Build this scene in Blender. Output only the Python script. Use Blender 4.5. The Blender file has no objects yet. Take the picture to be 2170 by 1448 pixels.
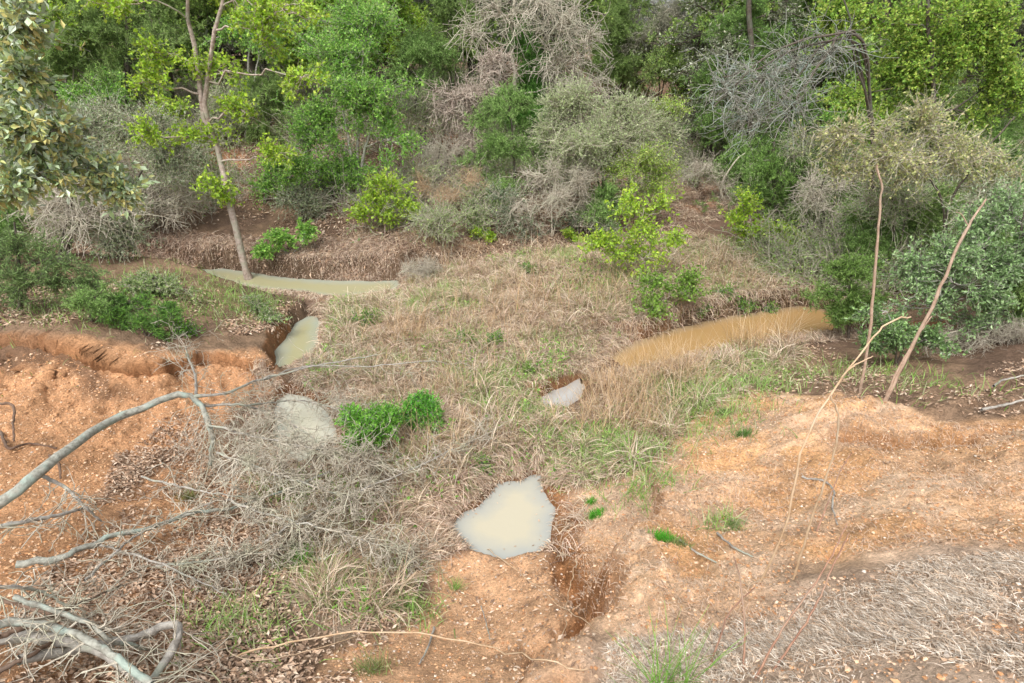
import bpy, math
import numpy as np
from math import radians, sin, cos, tan, pi
from mathutils import Vector, Matrix

S = bpy.context.scene
C = S.collection
# ------------------------------------------------------------------ camera, world, sun
CAM = np.array([0.0, 0.0, 3.2])
PITCH = radians(27.0)
FPX = 1293.0                      # focal length in pixels of the 2170 px wide photograph
cam_d = bpy.data.cameras.new("camera"); cam = bpy.data.objects.new("camera", cam_d); C.objects.link(cam)
cam.location = CAM; cam.rotation_euler = (pi/2 - PITCH, 0, 0)
cam_d.sensor_width = 36.0; cam_d.lens = 36.0*FPX/2170.0
cam_d.clip_start = 0.05; cam_d.clip_end = 2000
S.camera = cam

SUN_EL, SUN_AZ = radians(58), radians(200)     # high, a little behind the camera's left
w = bpy.data.worlds.new("World"); S.world = w; w.use_nodes = True
nt = w.node_tree; nt.nodes.clear()
sky = nt.nodes.new("ShaderNodeTexSky"); sky.sky_type = 'NISHITA'; sky.sun_disc = False
sky.sun_elevation = SUN_EL; sky.sun_rotation = SUN_AZ; sky.dust_density = 4.0; sky.air_density = 1.0; sky.ozone_density = 1.0
hs = nt.nodes.new("ShaderNodeHueSaturation"); hs.inputs["Saturation"].default_value = 0.25
bg = nt.nodes.new("ShaderNodeBackground"); bg.inputs["Strength"].default_value = 0.15
wo = nt.nodes.new("ShaderNodeOutputWorld")
nt.links.new(sky.outputs[0], hs.inputs["Color"]); nt.links.new(hs.outputs[0], bg.inputs["Color"]); nt.links.new(bg.outputs[0], wo.inputs["Surface"])
sd = bpy.data.lights.new("sun", 'SUN'); sd.energy = 1.3; sd.angle = radians(25); sd.color = (1.0, 0.965, 0.92)
sun = bpy.data.objects.new("sun", sd); C.objects.link(sun)
d = Vector((sin(SUN_AZ)*cos(SUN_EL), cos(SUN_AZ)*cos(SUN_EL), sin(SUN_EL)))
sun.rotation_euler = d.to_track_quat('Z', 'Y').to_euler(); sun.location = d*40
S.view_settings.view_transform = 'Standard'; S.view_settings.look = 'None'
S.view_settings.exposure = 0.76; S.view_settings.gamma = 1.0
S.cycles.max_bounces = 8; S.cycles.diffuse_bounces = 5; S.cycles.transmission_bounces = 4; S.cycles.transparent_max_bounces = 4
S.cycles.use_denoising = True

# ------------------------------------------------------------------ maths helpers
def ray(px, py):
    r = (px-1085)/FPX; u = -(py-724)/FPX
    return np.array([r, cos(PITCH)+u*sin(PITCH), -sin(PITCH)+u*cos(PITCH)])
def on_z(px, py, z=0.0):
    v = ray(px, py); t = (z-CAM[2])/v[2]; return CAM + v*t
def on_y(px, py, Y):
    v = ray(px, py); t = (Y-CAM[1])/v[1]; return CAM + v*t
def W(pts, z=0.0): return np.array([on_z(a, b, z)[:2] for a, b in pts])

def _h(ix, iy, s):
    n = (ix*374761393 + iy*668265263 + s*974634777) & 0xffffffff
    n = ((n ^ (n >> 13))*1274126177) & 0xffffffff
    return ((n ^ (n >> 16)) & 0xffff)/65535.0
def vnoise(x, y, s=0):
    ix = np.floor(x).astype(np.int64); iy = np.floor(y).astype(np.int64)
    fx = x-ix; fy = y-iy; fx = fx*fx*fx*(fx*(fx*6-15)+10); fy = fy*fy*fy*(fy*(fy*6-15)+10)
    a = _h(ix, iy, s); b = _h(ix+1, iy, s); c = _h(ix, iy+1, s); e = _h(ix+1, iy+1, s)
    return (a+(b-a)*fx)*(1-fy)+(c+(e-c)*fx)*fy - 0.5
def fbm(x, y, f=1.0, o=4, s=0, g=0.5):
    r = 0; a = 1.0
    for k in range(o):
        cx = cos(k*1.1+.4); sx = sin(k*1.1+.4)
        r = r + a*vnoise((x*cx-y*sx)*f+7.3*k, (x*sx+y*cx)*f-3.1*k, s+k); f *= 2.03; a *= g
    return r
def sstep(a, b, x):
    t = np.clip((x-a)/(b-a), 0, 1); return t*t*(3-2*t)
def seg_dist(x, y, P, closed=True):
    d = np.full(x.shape, 1e9); n = len(P)
    for i in range(n if closed else n-1):
        a = P[i]; b = P[(i+1) % n]; e = b-a; L = max((e*e).sum(), 1e-9)
        t = np.clip(((x-a[0])*e[0]+(y-a[1])*e[1])/L, 0, 1)
        d = np.minimum(d, np.hypot(x-a[0]-t*e[0], y-a[1]-t*e[1]))
    return d
def sdf(x, y, P):
    d = seg_dist(x, y, P); ins = np.zeros(x.shape, bool); n = len(P)
    for i in range(n):
        a = P[i]; b = P[(i+1) % n]
        if a[1] == b[1]: continue
        c = ((a[1] > y) != (b[1] > y)) & (x < (b[0]-a[0])*(y-a[1])/(b[1]-a[1])+a[0]); ins ^= c
    return np.where(ins, -d, d)

# ------------------------------------------------------------------ object helpers
def tag(o, label=None, cat=None, group=None, kind=None):
    if label: o['label'] = label
    if cat: o['category'] = cat
    if group: o['group'] = group
    if kind: o['kind'] = kind
    return o
def empty(name, loc, label, cat, group=None):
    o = bpy.data.objects.new(name, None); C.objects.link(o); o.location = loc; o.empty_display_size = .1
    return tag(o, label, cat, group)
def make_mesh(name, V, F, tint=None, smooth=False, extra=None):
    """F: list of int arrays (n,3) or (n,4)"""
    if not isinstance(F, (list, tuple)): F = [F]
    F = [np.asarray(f, np.int32) for f in F if len(f)]
    me = bpy.data.meshes.new(name)
    V = np.ascontiguousarray(V, np.float32)
    nl = sum(f.size for f in F); npoly = sum(len(f) for f in F)
    me.vertices.add(len(V)); me.vertices.foreach_set("co", V.ravel())
    me.loops.add(nl); me.loops.foreach_set("vertex_index", np.concatenate([f.ravel() for f in F]))
    me.polygons.add(npoly)
    tot = np.concatenate([np.full(len(f), f.shape[1], np.int32) for f in F])
    st = np.concatenate([[0], np.cumsum(tot)[:-1]]).astype(np.int32)
    me.polygons.foreach_set("loop_start", st); me.polygons.foreach_set("loop_total", tot)
    me.polygons.foreach_set("use_smooth", np.full(npoly, smooth))
    me.update(calc_edges=True)
    if tint is not None:
        a = me.color_attributes.new("tint", 'FLOAT_COLOR', 'POINT')
        t = np.ones((len(V), 4), np.float32); t[:, :3] = tint; a.data.foreach_set("color", t.ravel())
    for k, v in (extra or {}).items():
        a = me.attributes.new(k, 'FLOAT', 'POINT'); a.data.foreach_set("value", np.asarray(v, np.float32))
    return me
def mobj(name, me, mat, parent=None):
    me.materials.append(mat) if not me.materials else None
    o = bpy.data.objects.new(name, me); C.objects.link(o)
    if parent is not None:
        o.parent = parent
    return o

# ------------------------------------------------------------------ materials
def newmat(name):
    m = bpy.data.materials.new(name); m.use_nodes = True; n = m.node_tree; n.nodes.clear()
    out = n.nodes.new("ShaderNodeOutputMaterial"); return m, n, out
def N(n, t, **k):
    x = n.nodes.new(t)
    for a, b in k.items(): setattr(x, a, b)
    return x
def noise(n, scale, detail=4, rough=.6, coord=None):
    x = N(n, "ShaderNodeTexNoise"); x.inputs["Scale"].default_value = scale; x.inputs["Detail"].default_value = detail; x.inputs["Roughness"].default_value = rough
    if coord is not None: n.links.new(coord, x.inputs["Vector"])
    return x
def maprange(n, src, a, b, c, d):
    x = N(n, "ShaderNodeMapRange"); n.links.new(src, x.inputs[0])
    for i, v in enumerate((a, b, c, d)): x.inputs[i+1].default_value = v
    return x.outputs[0]
def mul(n, col, fac):
    x = N(n, "ShaderNodeMix", data_type='RGBA', blend_type='MULTIPLY'); x.inputs[0].default_value = 1
    n.links.new(col, x.inputs[6])
    c = N(n, "ShaderNodeCombineColor"); [n.links.new(fac, c.inputs[i]) for i in range(3)]
    n.links.new(c.outputs[0], x.inputs[7]); return x.outputs[2]

def leaf_mat(name, trans=.35, rough=.55, spec=.3, nscale=25):
    m, n, out = newmat(name)
    at = N(n, "ShaderNodeAttribute", attribute_name="tint")
    geo = N(n, "ShaderNodeTexCoord")
    nz = noise(n, nscale, 2, .5, geo.outputs["Object"])
    col = mul(n, at.outputs["Color"], maprange(n, nz.outputs[0], .25, .75, .78, 1.22))
    p = N(n, "ShaderNodeBsdfPrincipled"); n.links.new(col, p.inputs["Base Color"])
    p.inputs["Roughness"].default_value = rough; p.inputs["Specular IOR Level"].default_value = spec
    if trans > 0:
        t = N(n, "ShaderNodeBsdfTranslucent"); n.links.new(col, t.inputs["Color"])
        mx = N(n, "ShaderNodeMixShader"); mx.inputs[0].default_value = trans
        n.links.new(p.outputs[0], mx.inputs[1]); n.links.new(t.outputs[0], mx.inputs[2]); n.links.new(mx.outputs[0], out.inputs[0])
    else: n.links.new(p.outputs[0], out.inputs[0])
    return m
M_LEAF = leaf_mat("leaf_soft", .4)
M_GLOSS = leaf_mat("leaf_glossy", .2, .3, .5)
M_NEEDLE = leaf_mat("needle", .25, .6, .2)
M_GRASS = leaf_mat("grass_blades", .25, .65, .2, 12)
M_LITTER = leaf_mat("dry_leaves", .12, .7, .2, 30)

def bark_mat(name, c1, c2, c3, sc=22, bump=.9):
    m, n, out = newmat(name)
    tc = N(n, "ShaderNodeTexCoord")
    a = noise(n, sc, 5, .65, tc.outputs["Object"]); b = noise(n, sc*.28, 3, .5, tc.outputs["Object"])
    r = N(n, "ShaderNodeValToRGB"); n.links.new(a.outputs[0], r.inputs[0])
    r.color_ramp.elements[0].position = .33; r.color_ramp.elements[0].color = (*c1, 1)
    r.color_ramp.elements[1].position = .62; r.color_ramp.elements[1].color = (*c2, 1)
    mx = N(n, "ShaderNodeMix", data_type='RGBA'); n.links.new(r.outputs[0], mx.inputs[6]); mx.inputs[7].default_value = (*c3, 1)
    n.links.new(maprange(n, b.outputs[0], .5, .62, 0, .8), mx.inputs[0])
    p = N(n, "ShaderNodeBsdfPrincipled"); n.links.new(mx.outputs[2], p.inputs["Base Color"]); p.inputs["Roughness"].default_value = .85
    bp = N(n, "ShaderNodeBump"); bp.inputs["Strength"].default_value = bump; bp.inputs["Distance"].default_value = .01
    n.links.new(a.outputs[0], bp.inputs["Height"]); n.links.new(bp.outputs[0], p.inputs["Normal"]); n.links.new(p.outputs[0], out.inputs[0])
    return m
B_PINK = bark_mat("bark_pinkish", (.24, .17, .14), (.54, .45, .38), (.38, .37, .28))
B_GREY = bark_mat("bark_grey_weathered", (.19, .17, .145), (.46, .43, .38), (.36, .38, .30))
B_DARK = bark_mat("bark_dark", (.05, .04, .03), (.14, .11, .085), (.12, .13, .09))
B_LICHEN = bark_mat("bark_lichen", (.17, .16, .13), (.40, .40, .34), (.34, .42, .36), 30)
B_PALE = bark_mat('twig_pale', (.33, .29, .22), (.60, .54, .44), (.50, .49, .36), 22, .2)
B_STRAW = bark_mat("stalk_straw", (.42, .27, .15), (.62, .46, .30), (.50, .40, .28), 16, .15)
B_RED = bark_mat("stalk_red_brown", (.34, .23, .16), (.54, .40, .30), (.46, .36, .27), 16, .2)
B_WEED = bark_mat("weed_stem_red", (.22, .11, .07), (.40, .23, .15), (.34, .24, .17), 16, .2)
B_BROWN = bark_mat("root_brown", (.09, .05, .03), (.2, .13, .09), (.16, .12, .09), 20)

# ------------------------------------------------------------------ terrain
CREEK_FAR = W([(425, 573), (470, 570), (520, 577), (600, 588), (680, 596), (760, 597), (838, 596), (852, 606), (835, 620), (790, 624), (740, 630), (700, 632), (640, 622), (560, 616), (500, 606), (455, 596)])
CHANNEL = W([(655, 670), (672, 672), (676, 700), (674, 750), (655, 775), (622, 790), (600, 806), (586, 800), (578, 780), (592, 735), (612, 700), (632, 682)])
POOL_LEFT = W([(590, 850), (612, 836), (645, 842), (690, 862), (706, 900), (712, 960), (690, 1000), (640, 985), (596, 960), (585, 910)])
POOL_SMALL = W([(765, 1010), (800, 1012), (835, 1040), (860, 1075), (850, 1092), (815, 1080), (785, 1050)])
POOL_FRONT = W([(962, 1114), (985, 1090), (1018, 1074), (1040, 1048), (1056, 1026), (1080, 1022), (1104, 1022), (1124, 1008), (1142, 1010), (1150, 1045), (1172, 1078), (1164, 1120), (1164, 1155), (1140, 1172), (1110, 1176), (1072, 1184), (1030, 1176), (1000, 1164), (984, 1150), (966, 1134)])
CREEK_RIGHT = W([(1252, 806), (1270, 772), (1320, 738), (1400, 705), (1490, 682), (1600, 662), (1690, 648), (1735, 652), (1800, 675), (1860, 700), (1800, 708), (1740, 716), (1660, 722), (1560, 738), (1470, 762), (1380, 784), (1290, 803)])
POOL_TAIL = W([(1150, 850), (1168, 830), (1200, 820), (1228, 806), (1240, 822), (1222, 848), (1195, 866), (1165, 868)])
SL = [.22, 0, .3, .35, .45, .25, .3]
WATERS = [CREEK_FAR, CHANNEL, POOL_LEFT, POOL_SMALL, POOL_FRONT, CREEK_RIGHT, POOL_TAIL]
SANDBAR = W([(225, 565), (330, 562), (440, 572), (455, 600), (400, 610), (320, 592), (240, 585)])

def grow(a, b, s0, ratio, smax):
    r = [a]; s = s0
    while abs(r[-1]-b) > s*.6 and abs(r[-1]-a) < abs(b-a): r.append(r[-1]+math.copysign(s, b-a)); s = min(s*ratio, smax)
    return r
XS = np.array(sorted(set(np.round(grow(-5.5, -160, .025, 1.05, 8)[1:] + list(np.arange(-5.5, 6.0, .021)) + grow(6.0, 160, .025, 1.05, 8), 4))))
YS = np.array(sorted(set(np.round(grow(.6, -60, .05, 1.12, 8)[1:] + list(np.arange(.6, 9.5, .021)) + grow(9.5, 260, .03, 1.03, 8), 4))))

CP = [  # (px, py, z) control points of the near ground
 (760, 700, .17), (950, 640, .2), (1100, 600, .25), (1300, 640, .28), (1100, 760, .17), (900, 800, .14), (800, 900, .12), (950, 980, .12), (1080, 960, .14), (1300, 900, .14), (1400, 620, .3), (1500, 560, .34), (1650, 600, .28),
 (850, 650, .12), (720, 820, .1), (1200, 900, .12), (1250, 980, .2),
 (300, 1000, .16), (150, 1100, .3), (60, 1250, .5), (60, 1420, .75), (280, 1380, .5), (480, 1250, .22), (600, 1120, .1), (450, 1000, .1), (560, 900, .08), (700, 1200, .14), (650, 1400, .34), (900, 1430, .42), (900, 1250, .12), (1080, 1240, .09), (1080, 1330, .26), (1090, 1430, .48), (860, 1120, .08),
 (1240, 1000, .22), (1280, 1080, .42), (1330, 1180, .55), (1360, 1300, .72), (1340, 1430, .95), (1500, 1430, 1.2), (1450, 1150, .66), (1450, 1020, .42), (1420, 900, .2), (1530, 860, .34), (1680, 870, .5), (1850, 862, .68), (2000, 900, .78), (2160, 900, .9),
 (1650, 1000, .62), (1650, 1150, .82), (1850, 1050, .86), (2100, 1040, 1.05), (2150, 1180, 1.3), (1850, 1200, 1.12), (1750, 1350, 1.3), (2000, 1400, 1.62), (2150, 1430, 1.75),
 (1560, 780, .13), (1700, 770, .16), (1820, 760, .22), (1980, 760, .34), (2140, 760, .5),
 (1900, 640, .2), (2100, 600, .45), (1900, 520, .3), (1750, 520, .25), (1600, 470, .4),
 (540, 690, .17), (600, 660, .1), (400, 640, .2), (250, 640, .25), (60, 640, .35), (400, 600, .07), (150, 590, .25), (560, 640, .1), (700, 660, .08), (400, 800, .12), (250, 850, .2), (60, 1000, .3), (500, 830, .08), (20, 860, .3)]
cp = np.array([list(on_z(a, b, z)) for a, b, z in CP] + [(0, .2, 1.5), (-3, .2, 1.3), (3, .2, 1.75), (-6, 2, .9), (6, 2.5, 1.6), (0, -4, 1.8), (-7, -4, 1.6), (7, -4, 1.9), (-8, 6, .7), (-9, 9, .9), (9, 6, 1.0), (9, 10, 1.0), (5.5, 13, .7), (12, 2, 1.8)])
def tps_fit(p):
    n = len(p); d = np.hypot(p[:, None, 0]-p[None, :, 0], p[:, None, 1]-p[None, :, 1])
    K = np.where(d > 0, d*d*np.log(d+1e-12), 0) + np.eye(n)*.02
    P = np.c_[np.ones(n), p[:, :2]]; A = np.zeros((n+3, n+3)); A[:n, :n] = K; A[:n, n:] = P; A[n:, :n] = P.T
    return np.linalg.solve(A, np.r_[p[:, 2], 0, 0, 0])
TPS = tps_fit(cp)
def tps(x, y):
    r = TPS[-3]+TPS[-2]*x+TPS[-1]*y
    for i in range(len(cp)):
        d2 = (x-cp[i, 0])**2+(y-cp[i, 1])**2; r = r+TPS[i]*.5*d2*np.log(d2+1e-12)
    return r
# foot of the far bank, and the hill behind it (closed polygon running far back)
FOOT = np.vstack([[[-60, 9.5], [-14, 9.0]], W([(-150, 548), (60, 552), (240, 556), (330, 556), (430, 567), (520, 572), (640, 590), (760, 593), (850, 590), (880, 575)], .03), W([(960, 540), (1100, 520), (1250, 512), (1330, 500), (1480, 475)], .3), [[3.4, 11.2], [3.9, 13], [5.5, 16], [9, 19], [60, 22], [60, 300], [-60, 300]]])
# terrace with an eroded orange face, left
TER = np.vstack([[[-9, 4.6]], [on_z(-200, 712, .72)[:2]], W([(-60, 704), (60, 703), (180, 706)], .72), W([(200, 735), (250, 752), (330, 752)], .6), W([(420, 740), (500, 733), (565, 738)], .45), W([(592, 762), (612, 720), (640, 672)], .2), W([(640, 640), (520, 620), (350, 612), (200, 606), (-100, 600)], .12), [[-9, 7]]])
GULLY = np.vstack([W([(1178, 1050), (1196, 1110)], .05), W([(1205, 1180), (1240, 1260), (1262, 1330), (1240, 1400), (1180, 1448)], .25), W([(1150, 1560), (1700, 1560), (2600, 1500)], 1.0)])

RSIDE = np.vstack([GULLY[:6], W([(1180, 1448), (1100, 1600), (2200, 1600), (2200, 1150), (1500, 1040)], .3)])
def height(x, y):
    near = (np.abs(x) < 14) & (y > -8) & (y < 15)
    z = np.full(x.shape, 1.2)
    z[near] = tps(x[near], y[near])
    edge = np.maximum(sstep(9, 14, np.abs(x)), np.maximum(sstep(12, 15, y), sstep(-4, -8, y)))
    far_lvl = np.where(x > 3, .9+np.clip((y-10)*.04, 0, 2), 1.7)
    z = z*(1-edge)+far_lvl*edge
    z = z+.035*fbm(x, y, 1.6, 3, 11)+.028*fbm(x, y, 6, 3, 5)
    # far bank
    dfo = -sdf(x, y, FOOT)+.25*fbm(x, y, .9, 3, 21)*sstep(0, 1.5, y-7)
    left = sstep(-.3, -1.6, x)
    cut = sstep(-.02, .14, dfo)*(.05+.22*left)
    hill = .2*0+cut+np.clip(dfo, 0, None)*.235+.10*np.clip(dfo-1.0, 0, 2.2)*left
    hill = np.where(hill > 1.9, 1.9+(hill-1.9)*.12, hill)
    base = np.minimum(z, .3)
    z = np.where(dfo > 0, base+hill+.10*fbm(x, y, .8, 4, 31)*sstep(0, 1.5, dfo), z)
    z = np.where(y > 12, np.minimum(z, 2.0+.02*(y-12)+.3*fbm(x, y, .15, 3, 8)), z)
    # terrace
    dt = -sdf(x, y, TER)+.12*fbm(x, y, 1.1, 2, 41)+.012*fbm(x, y, 9, 3, 42)
    lft = sstep(-1.7, -4.6, x)
    top = .20+.52*lft-.14*sstep(5.0, 6.6, y)
    z = np.where(dt > 0, np.maximum(z, top*sstep(-.0, .05, dt)+z*(1-sstep(0, .05, dt))), z)
    apron = np.where(dt <= 0, (top*.50)*np.exp(-np.clip(-dt, 0, None)/(.18+.55*lft)), 0)*sstep(6.6, 5.6, y)
    z = np.where(dt <= 0, z+apron*sstep(.9, .1, z), z)
    # rilled clay on the face and the apron
    face = sstep(1.3, .0, np.abs(dt+.35))*sstep(6.4, 5.4, y)*sstep(-1.2, -2.0, x)
    wx = x+.18*fbm(x, y, 3, 3, 55); wy = y+.18*fbm(x, y, 3, 3, 56); ril = .5-np.abs(fbm(wx*1.6, wy*.55, 5, 4, 51))*1.3
    z = z-.05*face*ril+.035*face*fbm(x+.5*y, y*.8, 14, 4, 53, .7)+.05*face*fbm(x*.8+.5*y, y*.4, 3, 3, 57)+.05*face*fbm(x*1.0, y*.6, 4, 3, 54)
    # step along the gully beside the sand
    dg = seg_dist(x, y, GULLY[:7], False)
    z = z+.07*fbm(x, y, 9, 4, 63, .65)*np.exp(-(dg/.35)**2)*(y < 3.9)
    z = z-.32*np.exp(-(dg/.115)**2)*(.6+.8*(vnoise(x*6, y*6, 61)+.5))*sstep(3.4, 2.9, y)
    rb = sstep(.32, .6, z)*sstep(.2, .7, x)*sstep(5.6, 4.6, y)
    rb = rb*(.25+.75*sstep(1.35, .95, z))
    z = z+rb*(.07*fbm(x*.5, y*1.6, 3.0, 4, 74)+.05*fbm(x, y, 3.2, 4, 71)+.05*np.abs(fbm(x, y, 8, 3, 72))+.02*fbm(x, y, 22, 2, 73))
    rp = -sdf(x, y, RSIDE)+.05*fbm(x, y, 5, 4, 62)
    z = z+np.where(rp > -.06, .25*sstep(-.05, .03, rp)*np.exp(-(dg/.42)**2), 0)*sstep(4.1, 3.6, y)
    ql = [on_z(a, b, .8)[:2] for a, b in ((1830, 900), (1900, 925), (2000, 935), (2120, 925), (2300, 930))]
    dl = seg_dist(x, y, np.array(ql), False)+.12*fbm(x, y, 4, 4, 75); z = z-.14*np.exp(-(dl/.09)**2)+.05*fbm(x, y, 8, 4, 76)*np.exp(-(dl/.4)**2)
    # waters
    jit = .05*fbm(x, y, 4, 3, 81)+.02*fbm(x, y, 16, 2, 82)
    for i, P in enumerate(WATERS):
        m = (x > P[:, 0].min()-1) & (x < P[:, 0].max()+1) & (y > P[:, 1].min()-1) & (y < P[:, 1].max()+1)
        s = sdf(x[m], y[m], P)+jit[m]*(.45 if i in (2, 4, 6) else 1)
        zz = z[m]; soft = .05 if i != 4 else .035
        k = sstep(-.03, soft, s)
        zz = np.where(s < .5, np.maximum(zz, .022+.10*np.clip(s, 0, 1)), zz)
        lim = .035+SL[i]*np.clip(s, 0, 3); zz = np.where((s < .7) & (y[m] < P[:, 1].mean()+(0 if i not in (0, 4) else 9)), np.minimum(zz, np.where(dfo[m] > 0, 9, lim)), zz) if SL[i] else zz
        z[m] = -.10*(1-k)+zz*k
    z = np.where(z < .0, z, np.maximum(z, .0))
    return z
XX, YY = np.meshgrid(XS, YS)
ZZ = height(XX.ravel(), YY.ravel()).reshape(XX.shape)
# hummocks of matted grass on the island
GXg = np.gradient(ZZ, XS, axis=1); GYg = np.gradient(ZZ, YS, axis=0)
def samp(A, x, y):
    i = np.clip(np.searchsorted(XS, x)-1, 0, len(XS)-2); j = np.clip(np.searchsorted(YS, y)-1, 0, len(YS)-2)
    fx = np.clip((x-XS[i])/(XS[i+1]-XS[i]), 0, 1); fy = np.clip((y-YS[j])/(YS[j+1]-YS[j]), 0, 1)
    return (A[j, i]*(1-fx)+A[j, i+1]*fx)*(1-fy)+(A[j+1, i]*(1-fx)+A[j+1, i+1]*fx)*fy
def H(x, y): return samp(ZZ, np.asarray(x, float), np.asarray(y, float))
def hit(px, py):
    v = ray(px, py); t = np.arange(1.0, 90, .01); p = CAM+v*t[:, None]
    b = np.nonzero(p[:, 2] < H(p[:, 0], p[:, 1]))[0]
    return p[b[0]] if len(b) else p[-1]

# ground zones, world-space polygons
def zone(pts, z, x, y, soft, s, amp=.18):
    return sstep(soft, -soft, sdf(x, y, W(pts, z))+amp*fbm(x, y, 3, 4, s))
def hitpoly(pts): return np.array([hit(a, b)[:2] for a, b in pts])
def hzone(poly, x, y, soft, s, amp=.18): return sstep(soft, -soft, sdf(x, y, poly)+amp*fbm(x, y, 3, 4, s))
Z_LEFTCLAY = hitpoly([(-150, 760), (180, 750), (330, 755), (560, 745), (590, 790), (600, 830), (520, 860), (440, 940), (330, 960), (200, 1060), (200, 1200), (60, 1330), (-200, 1448)])
Z_BASINCLAY = hitpoly([(200, 1050), (420, 960), (560, 1010), (560, 1180), (420, 1300), (330, 1500), (-100, 1600), (-100, 1200)])
Z_SAND = hitpoly([(930, 1195), (1000, 1168), (1160, 1160), (1215, 1200), (1250, 1300), (1260, 1400), (1300, 1500), (620, 1500), (700, 1390), (850, 1330), (920, 1260)])
Z_RIGHTCLAY = hitpoly([(1180, 1050), (1350, 1010), (1430, 930), (1500, 850), (1620, 840), (1850, 850), (2000, 900), (2200, 900), (2300, 1180), (2100, 1160), (1700, 1200), (1650, 1330), (1300, 1360), (1220, 1200)])
Z_ISLAND = hitpoly([(700, 640), (850, 615), (950, 560), (1250, 520), (1400, 500), (1700, 530), (1740, 640), (1600, 655), (1400, 700), (1250, 770), (1160, 840), (1210, 870), (1500, 770), (1700, 740), (1560, 830), (1430, 920), (1340, 1010), (1180, 1040), (1130, 1000), (1040, 1030), (960, 1100), (950, 1150), (900, 1200), (850, 1290), (740, 1330), (630, 1260), (590, 1120), (500, 1000), (560, 900), (600, 1000), (700, 1010), (730, 960), (725, 850), (640, 820), (690, 700)])
Z_MOUND = hitpoly([(1290, 1370), (1500, 1330), (1700, 1240), (2050, 1170), (2300, 1170), (2300, 1500), (1270, 1500)])
def shape(n): return n
def ground_color(x, y, z):
    c = np.zeros(x.shape+(3,)); litter = np.array([.25, .165, .105]); c[:] = litter
    def lay(col, k): c[:] = c*(1-k[..., None])+np.array(col)*k[..., None]
    lay((.17, .11, .075), sstep(-.1, .25, fbm(x, y, 1.3, 4, 101)))
    isl = hzone(Z_ISLAND, x, y, .12, 103); lay((.48, .38, .27), isl)
    lay((.53, .29, .15), np.maximum(hzone(Z_LEFTCLAY, x, y, .1, 104), .85*hzone(Z_BASINCLAY, x, y, .2, 105)))
    lay((.62, .375, .215), hzone(Z_SAND, x, y, .06, 106, .1))
    rc = hzone(Z_RIGHTCLAY, x, y, .12, 107); lay((.68, .43, .25), rc); lay((.72, .51, .34), rc*sstep(.0, .25, fbm(x*.6, y*1.6, 2.2, 4, 118)))
    lay((.66, .37, .17), .8*rc*sstep(.0, .22, fbm(x, y, 1.5, 4, 108)))
    lay((.56, .40, .28), rc*sstep(.05, .25, fbm(x, y, 2.5, 3, 109))*.6)
    lay((.66, .49, .36), hzone(Z_MOUND, x, y, .35, 110, .4))
    lay((.52, .27, .12), hzone(SANDBAR, x, y, .06, 111, .05))
    # bare red earth on the far slope
    for (px, py, r, k) in ((460, 350, .8, .9), (1000, 320, .7, .8), (1430, 300, .8, .9), (640, 250, .8, .7), (1480, 430, .9, .5), (1480, 230, 1.2, .6), (1300, 170, 2.0, .6)):
        q = hit(px, py); lay((.46, .23, .12), k*sstep(r, r*.4, np.hypot(x-q[0], y-q[1])+.5*fbm(x, y, 1.6, 4, 112)))
    # dark wet rim at the waterline
    for P in WATERS:
        s = sdf(x, y, P); lay((.12, .075, .045), .75*sstep(.09, .0, s+.04*fbm(x, y, 7, 3, 113))*(s > -.3)*(1-.75*hzone(Z_SAND, x, y, .06, 106, .1)))
    dg = seg_dist(x, y, GULLY[:6], False)+.08*fbm(x, y, 7, 3, 115); lay((.32, .14, .05), .85*sstep(.17, .03, dg)*(y < 3.9))
    dl = seg_dist(x, y, np.array([on_z(a, b, .8)[:2] for a, b in ((1830, 900), (1900, 925), (2000, 935), (2120, 925), (2300, 930))]), False)+.15*fbm(x, y, 4, 4, 75); lay((.34, .16, .06), .75*sstep(.22, .03, dl))
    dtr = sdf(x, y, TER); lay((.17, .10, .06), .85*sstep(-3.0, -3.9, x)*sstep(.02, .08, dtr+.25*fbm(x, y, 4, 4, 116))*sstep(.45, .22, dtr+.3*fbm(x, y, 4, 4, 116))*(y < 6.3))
    # steep cut edges: near ones darker raw soil, far ones straw brown with painted shade
    st = np.hypot(samp(GXg, x, y), samp(GYg, x, y)); lay((.30, .135, .055), .6*sstep(.9, 2.2, st)*(y < 6.6)); lay((.15, .10, .065), .9*sstep(.5, 1.2, st)*(y >= 6.6))
    # rust and pale mottling
    v = 1+.35*fbm(x, y, 9, 4, 114)+.3*fbm(x*.7, y*1.5, 3, 4, 119); c *= v[..., None]
    return np.clip(c, .02, .82)
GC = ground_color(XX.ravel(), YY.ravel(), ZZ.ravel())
ny, nx = XX.shape
idx = np.arange(nx*ny).reshape(ny, nx)
F = np.stack([idx[:-1, :-1], idx[:-1, 1:], idx[1:, 1:], idx[1:, :-1]], -1).reshape(-1, 4)
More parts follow.
